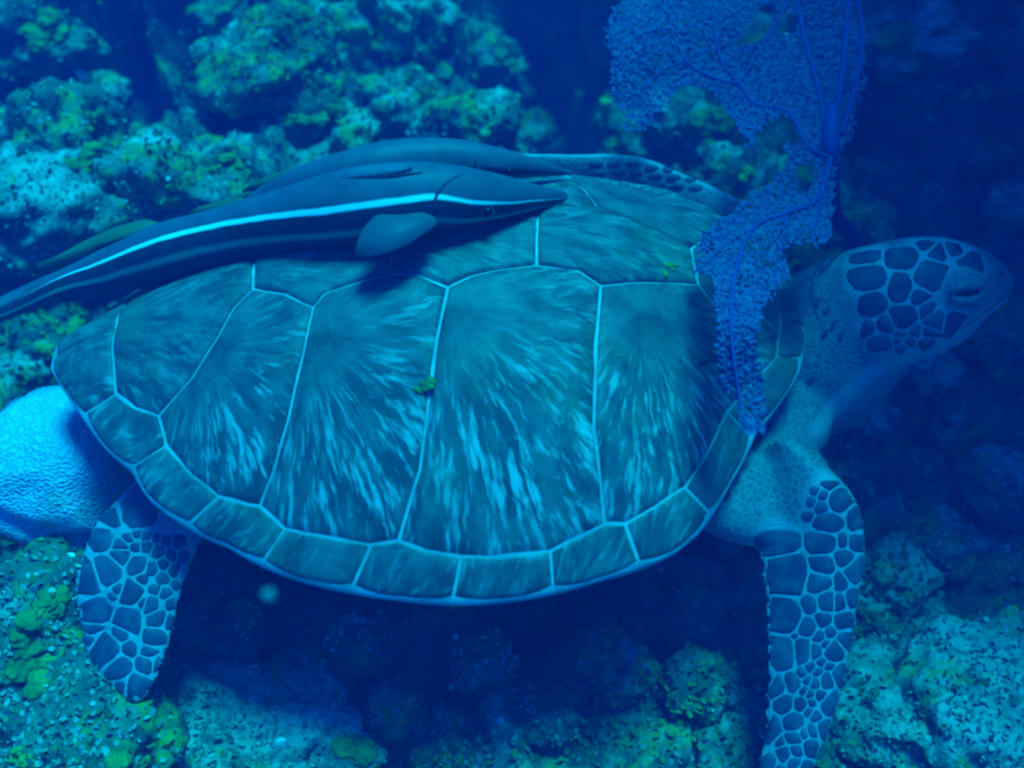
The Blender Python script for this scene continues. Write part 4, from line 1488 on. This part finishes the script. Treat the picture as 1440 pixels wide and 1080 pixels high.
# the net: jittered honeycomb of thin strands, one mesh
cellw = 4.6
pts, idx = [], {}
rows_ = int(680 / (cellw * 0.80)) + 2
VF, FF = [], []
for j in range(rows_):
    for i in range(int(400 / cellw) + 2):
        x = 840 + (i + 0.5 * (j % 2)) * cellw
        y = -30 + j * cellw * 0.80
        idx[(i, j)] = len(pts)
        pts.append((x + random.uniform(-1.5, 1.5), y + random.uniform(-1.4, 1.4)))
pts = np.array(pts)
ok = inside(pts + rng.normal(0, 2.5, pts.shape), UPPER)
for h_ in HOLES:
    ok &= ~inside(pts, h_)
thin = fbm(np.stack([pts[:, 0] / 42, pts[:, 1] / 42, 0 * pts[:, 0]], 1), 3, 77)
P3d = {}
for q in np.where(ok)[0]:
    P3d[q] = fan_pt(pts[q][0], pts[q][1], random.uniform(-.003, .003))
for (i, j), q in idx.items():
    if not ok[q]:
        continue
    sh = j % 2
    for (a_, b_) in ((i + 1, j), (i + sh, j + 1), (i + sh - 1, j + 1)):
        r_ = idx.get((a_, b_))
        if r_ is None or not ok[r_]:
            continue
        if random.random() < (0.10 if b_ != j else 0.40) + max(0, thin[q]) * .45:
            continue
        A_, B_ = P3d[q], P3d[r_]
        d_ = B_ - A_
        s_ = np.cross(d_, FWD)
        s_ = s_ / np.linalg.norm(s_) * (.0013 if b_ != j else .0010)
        up_ = FWD * .0012
        o_ = len(VF)
        VF += [A_ + s_, A_ - s_, A_ - up_, B_ + s_, B_ - s_, B_ - up_, A_ + up_, B_ + up_]
        FF += [(o_, o_ + 3, o_ + 5, o_ + 2), (o_ + 2, o_ + 5, o_ + 4, o_ + 1), (o_ + 1, o_ + 4, o_ + 7, o_ + 6), (o_ + 6, o_ + 7, o_ + 3, o_)]
net = part('net', VF, FF, M_fan, fan, smooth=False)
net['kind'] = 'stuff'

# ------------------------------------------------------------------ small reef life
M_alg = plain_mat('round_green_algae', (0.075, 0.13, 0.03), (0.19, 0.27, 0.045), 38, 0.8, 0.4, 160)
M_algy = plain_mat('bright_green_sponge', (0.13, 0.27, 0.03), (0.22, 0.38, 0.05), 50, 0.8, 0.4, 160)
M_white = plain_mat('white_shell_grit', (0.78, 0.80, 0.74), (0.60, 0.63, 0.58), 80, 0.7)
M_tube = plain_mat('yellow_tube_sponge', (0.30, 0.36, 0.05), (0.18, 0.24, 0.05), 40, 0.8, 0.4, 120)
ROCKV = np.concatenate([r_[1] for r_ in rock_objs] + [GV])
off_, RF = 0, []
for r_ in rock_objs:
    RF += [tuple(int(i) + off_ for i in f) for f in r_[2]]
    off_ += len(r_[1])
RF += [tuple(int(i) + off_ for i in f) for f in GF]
RBVH = BVHTree.FromPolygons([Vector(v) for v in ROCKV], RF)


def reef_hit(px, py):
    h_ = RBVH.ray_cast(Vector(CAM), Vector(ray(px, py)))
    if h_[0] is None:
        return floor_hit(px, py), np.array([0, 0, 1.0])
    return np.array(h_[0]), np.array(h_[1])


# clumps of round algae: each clump a thing, each lobe a part
CLUMPS = [((1046, 240), 13, 5, M_algy, 'bright green lobed sponge between the flipper and the sea fan stem'),
          ((1000, 172), 24, 8, M_alg, 'stack of green sponge lobes in the notch of the sea fan'),
          ((30, 1062), 15, 5, M_algy, 'small bright green algae ball on the flat dotted rock'),
          ((1080, 8), 14, 5, M_alg, 'green sponge knob showing through the hole in the sea fan'),
          ((40, 930), 34, 9, M_alg, 'cluster of round green algae lobes on the lumpy rock'),
          ((70, 860), 26, 7, M_alg, 'patch of green algae lobes at the top of the lumpy rock'),
          ((60, 42), 30, 8, M_alg, 'yellow-green algae plates capping the far rock shelf'),
          ((120, 225), 22, 7, M_alg, 'yellow-green algae bulge on the algae-yellow rock'),
          ((128, 165), 16, 5, M_alg, 'small algae knob at the top of the algae-yellow rock'),
          ((365, 38), 13, 4, M_alg, 'small yellow-green algae lobes above the pale-topped block'),
          ((433, 25), 15, 4, M_alg, 'rounded yellow-green algae pad beside the turquoise knob'),
          ((270, 12), 12, 4, M_alg, 'tiny yellow-green algae pad at the head of the dark cleft'),
          ((315, 228), 20, 6, M_alg, 'green algae tufts on the shoulder of the pale-topped boulder'),
          ((430, 165), 26, 8, M_alg, 'yellow-green algae spread on the greenish knobby rock'),
          ((1262, 55), 22, 6, M_alg, 'dim green algae tuft on the block right of the fan stem'),
          ((1408, 515), 22, 6, M_alg, 'green algae tuft on the rock below the turtle beak'),
          ((180, 545 - 480 + 1010), 24, 6, M_alg, 'low green algae patch below the rear flipper tip'),
          ((505, 1050), 24, 7, M_alg, 'yellowish algae patch at the edge of the shell shadow')]
for (px, py), rp, nl, mt, lab in CLUMPS:
    p, nr_ = reef_hit(px, py)
    d_ = float((p - CAM) @ FWD)
    root = empty('algae_clump', tuple(p), lab, 'algae', 'algae clumps on the reef')
    for k_ in range(nl):
        dx, dy = random.gauss(0, .5) * rp, random.gauss(0, .5) * rp
        q, n2 = reef_hit(px + dx, py + dy)
        if np.linalg.norm(q - p) > 4 * rp * d_ / FPX:
            q = p + np.array([random.gauss(0, .5), random.gauss(0, .3), random.gauss(0, .5)]) * rp * d_ / FPX
        V, F = lump((0, 0, 0), rp * d_ / FPX * random.uniform(.28, .60), random.randint(0, 500), 4, (1, 1, .6), 1.5, random.uniform(0, 3))
        part('lobe', V + q, F, mt, root)
# tube sponges
for (px, py, L_, rp, lean, lab) in ((806, 165, 40, 7, .2, 'short yellowish tube sponge, the leftmost finger by the dark hole'), (832, 170, 46, 8, .5, 'curved yellow tube sponge with an open rim beside the fan edge'),
                                    (852, 172, 36, 7, -.1, 'stubby pale tube sponge tucked under the sea fan edge')):
    p, nr_ = reef_hit(px, py)
    d_ = float((p - CAM) @ FWD)
    s_ = d_ / FPX
    root = empty('tube_sponge', tuple(p), lab, 'sponge', 'tube sponges behind the turtle')
    pts_ = [p - np.array([0, 0, .02])] + [p + np.array([lean * t * L_ * s_, -.25 * t * L_ * s_, t * L_ * s_ * 1.1]) for t in (.25, .5, .75, 1.0)]
    part('tube', *tube(smooth_curve(pts_, 3), (0, 1, 0), np.linspace(.75, 1.0, 13) * rp * s_, np.linspace(.75, 1.0, 13) * rp * s_, 12), M_tube, root)
    tp = pts_[-1]
    part('rim', *tube([tp + rp * s_ * .85 * np.array([math.cos(t), math.sin(t), .1 * math.sin(t)]) for t in np.linspace(0, 2 * math.pi, 17)], (0, 0, 1), [rp * s_ * .3] * 17, [rp * s_ * .3] * 17, 8), M_tube, root)
# white fragments one can pick out
for (px, py, rp, lab) in ((1150, 156, 9, 'bright white coral fragment glowing through the sea fan'), (1104, 57, 8, 'white shell fragment below the hole in the sea fan'), (1117, 60, 5, 'smaller white fragment beside the one below the fan hole'),
                          (46, 749, 6, 'small white pebble at the foot of the brain coral'), (100, 782, 5, 'tiny pale chip beside the edge of the rear flipper'), (395, 1044, 8, 'rounded white pebble on the pale sandy rock'),
                          (113, 105, 6, 'small pale pebble under the far rock shelf'), (632, 88, 6, 'pale coral chip beside the small round boulder')):
    p, nr_ = reef_hit(px, py)
    if 'sea fan' in lab or 'fan hole' in lab:
        p = fan_pt(px, py, -.03)
    r_ = rp * float((p - CAM) @ FWD) / FPX
    V, F = lump((0, 0, 0), r_, int(px), 3, (1, .8, 1.1), 1.0)
    o = mesh_obj('coral_fragment', V, F, M_white)
    o.location = p
    tag(o, lab, 'fragment', 'white fragments on the reef')
# algae tufts on the shell
for (px, py, rp, lab) in ((600, 541, 12, 'small green algae tuft growing on a shell seam'), (940, 378, 10, 'faint algae spot near the front top of the shell')):
    h_ = shell_hit(px, py, .002)
    root = empty('shell_algae', tuple(h_), lab, 'algae')
    for k_ in range(9 if rp > 11 else 4):
        t = random.random()
        q = shell_hit(px - 20 * (t - .5) * rp / 12 + random.uniform(-5, 5), py + 10 * (t - .5) + random.uniform(-4, 4), .0022)
        V, F = lump((0, 0, 0), .0026 + .003 * random.random(), 300 + k_, 2, (1.5, .8, .6), 1.4, random.uniform(0, 3))
        part('tuft', V + q, F, M_alg, root)

# turf: leafy scraps, grit and short blades over the reef, too many to count
m, nt, b = nmat('reef_turf')
at_ = N(nt, 'ShaderNodeAttribute', attribute_name='tone')
nt.links.new(at_.outputs['Color'], b.inputs['Base Color'])
b.inputs['Roughness'].default_value = 0.9
M_turf = m
TV, TF, TCOL = [], [], []
PAL = np.array([(0.32, 0.36, 0.31), (0.22, 0.26, 0.20), (0.12, 0.17, 0.06), (0.14, 0.21, 0.04), (0.07, 0.085, 0.07), (0.66, 0.68, 0.62), (0.10, 0.10, 0.13)])
PW_ = np.array([.17, .24, .21, .16, .15, .01, .06])
cnt = 0
tries = 0
NRF = sum(len(r_[2]) for r_ in rock_objs)
rock_mi = np.concatenate([np.full(len(r_[2]), r_[3]) for r_ in rock_objs])
while cnt < 26000 and tries < 90000:
    tries += 1
    px, py = random.uniform(-90, 1530), random.uniform(-60, 1140)
    h_ = RBVH.ray_cast(Vector(CAM), Vector(ray(px, py)))
    if h_[0] is None:
        continue
    p, nr_ = np.array(h_[0]), np.array(h_[1])
    if nr_ @ (CAM - p) < 0:
        nr_ = -nr_
    dens = 0.5 + 0.5 * math.sin(p[0] * 17 + 3 * math.sin(p[1] * 11)) * math.sin(p[2] * 23 + p[1] * 13)
    if random.random() > 0.35 + 0.65 * dens:
        continue
    k_ = int(rng.choice(len(PAL), p=PW_)) if random.random() < .25 else -1
    if k_ < 0:
        patch = math.sin(p[0] * 13.1 + 1.3 + 2 * math.sin(p[2] * 9)) * math.sin(p[1] * 11.3 + 2 * math.sin(p[0] * 6)) + .6 * math.sin(p[2] * 21 + p[0] * 7) + .25 * random.gauss(0, 1)
        k_ = 3 if patch > .75 else 2 if patch > .25 else 1 if patch > -.35 else 0
    if h_[2] >= NRF:
        if random.random() < .25:
            continue
        k_ = random.choice((4, 2, 2, 6, 1, 1, 3)) if k_ == 0 or random.random() < .4 else k_
    else:
        if k_ in (4, 6):
            k_ = 2
        if k_ in (2, 3) and rock_mi[h_[2]] == 0 and random.random() < .85:
            k_ = 1
    s_ = random.uniform(.0022, .0062) * (1.3 if k_ in (2, 3) else 1)
    a_ = np.array([random.gauss(0, 1) for _ in range(3)])
    a_ /= np.linalg.norm(a_)
    t1 = np.cross(nr_, a_)
    t1 /= np.linalg.norm(t1) + 1e-9
    up_ = nr_ * random.uniform(.3, 1.2) + a_ * .6
    up_ /= np.linalg.norm(up_)
    o_ = len(TV)
    w_ = random.uniform(.5, 1.0)
    bend = np.cross(t1, up_) * random.uniform(-.5, .5) * s_
    TV += [p - t1 * s_ * w_ * .5, p + t1 * s_ * w_ * .5, p + up_ * s_ * .8 + t1 * s_ * w_ + bend * .6, p + up_ * s_ * 1.5 + bend * 1.6, p + up_ * s_ * .8 - t1 * s_ * w_ + bend * .6]
    TF.append((o_, o_ + 1, o_ + 2, o_ + 3, o_ + 4))
    c_ = PAL[k_] * random.uniform(.75, 1.2)
    TCOL += [(*c_, 1)] * 5
    cnt += 1
turf = mesh_obj('turf_algae', TV, TF, M_turf, None, True)
ca = turf.data.color_attributes.new('tone', 'FLOAT_COLOR', 'POINT')
ca.data.foreach_set('color', np.array(TCOL, np.float32).ravel())
tag(turf, 'patchy carpet of leafy turf algae and grit over the reef', 'algae', kind='stuff')

# ------------------------------------------------------------------ drifting speck and the water itself
M_speck = plain_mat('drifting_speck', (0.22, 0.24, 0.24))
V, F = lump((0, 0, 0), .003, 3, 3, (1, 1, 1), 1)
o = mesh_obj('drifting_speck', V, F, M_speck)
o.location = at_d(378, 836, .62)
tag(o, 'pale blurred speck drifting in the dark water below the shell', 'particle')

hx = (-4.5, 5.5, -3.0, 5.0, -2.2, 2.6)
V = [(x, y, z) for z in hx[4:] for y in hx[2:4] for x in hx[:2]]
F = [(0, 2, 3, 1), (4, 5, 7, 6), (0, 1, 5, 4), (2, 6, 7, 3), (0, 4, 6, 2), (1, 3, 7, 5)]
hz = mesh_obj('haze', V, F, None, None, False)
m = bpy.data.materials.new('sea_water')
m.use_nodes = True
nt = m.node_tree
nt.nodes.clear()
out = nt.nodes.new('ShaderNodeOutputMaterial')
pv = nt.nodes.new('ShaderNodeVolumePrincipled')
pv.inputs['Color'].default_value = (0.01, 0.16, 0.95, 1)
pv.inputs['Density'].default_value = 0.085
pv.inputs['Anisotropy'].default_value = 0.0
nt.links.new(pv.outputs[0], out.inputs['Volume'])
hz.data.materials.append(m)
hz['kind'] = 'stuff'
hz['label'] = 'clear blue sea water filling the whole place'
hz['category'] = 'water'
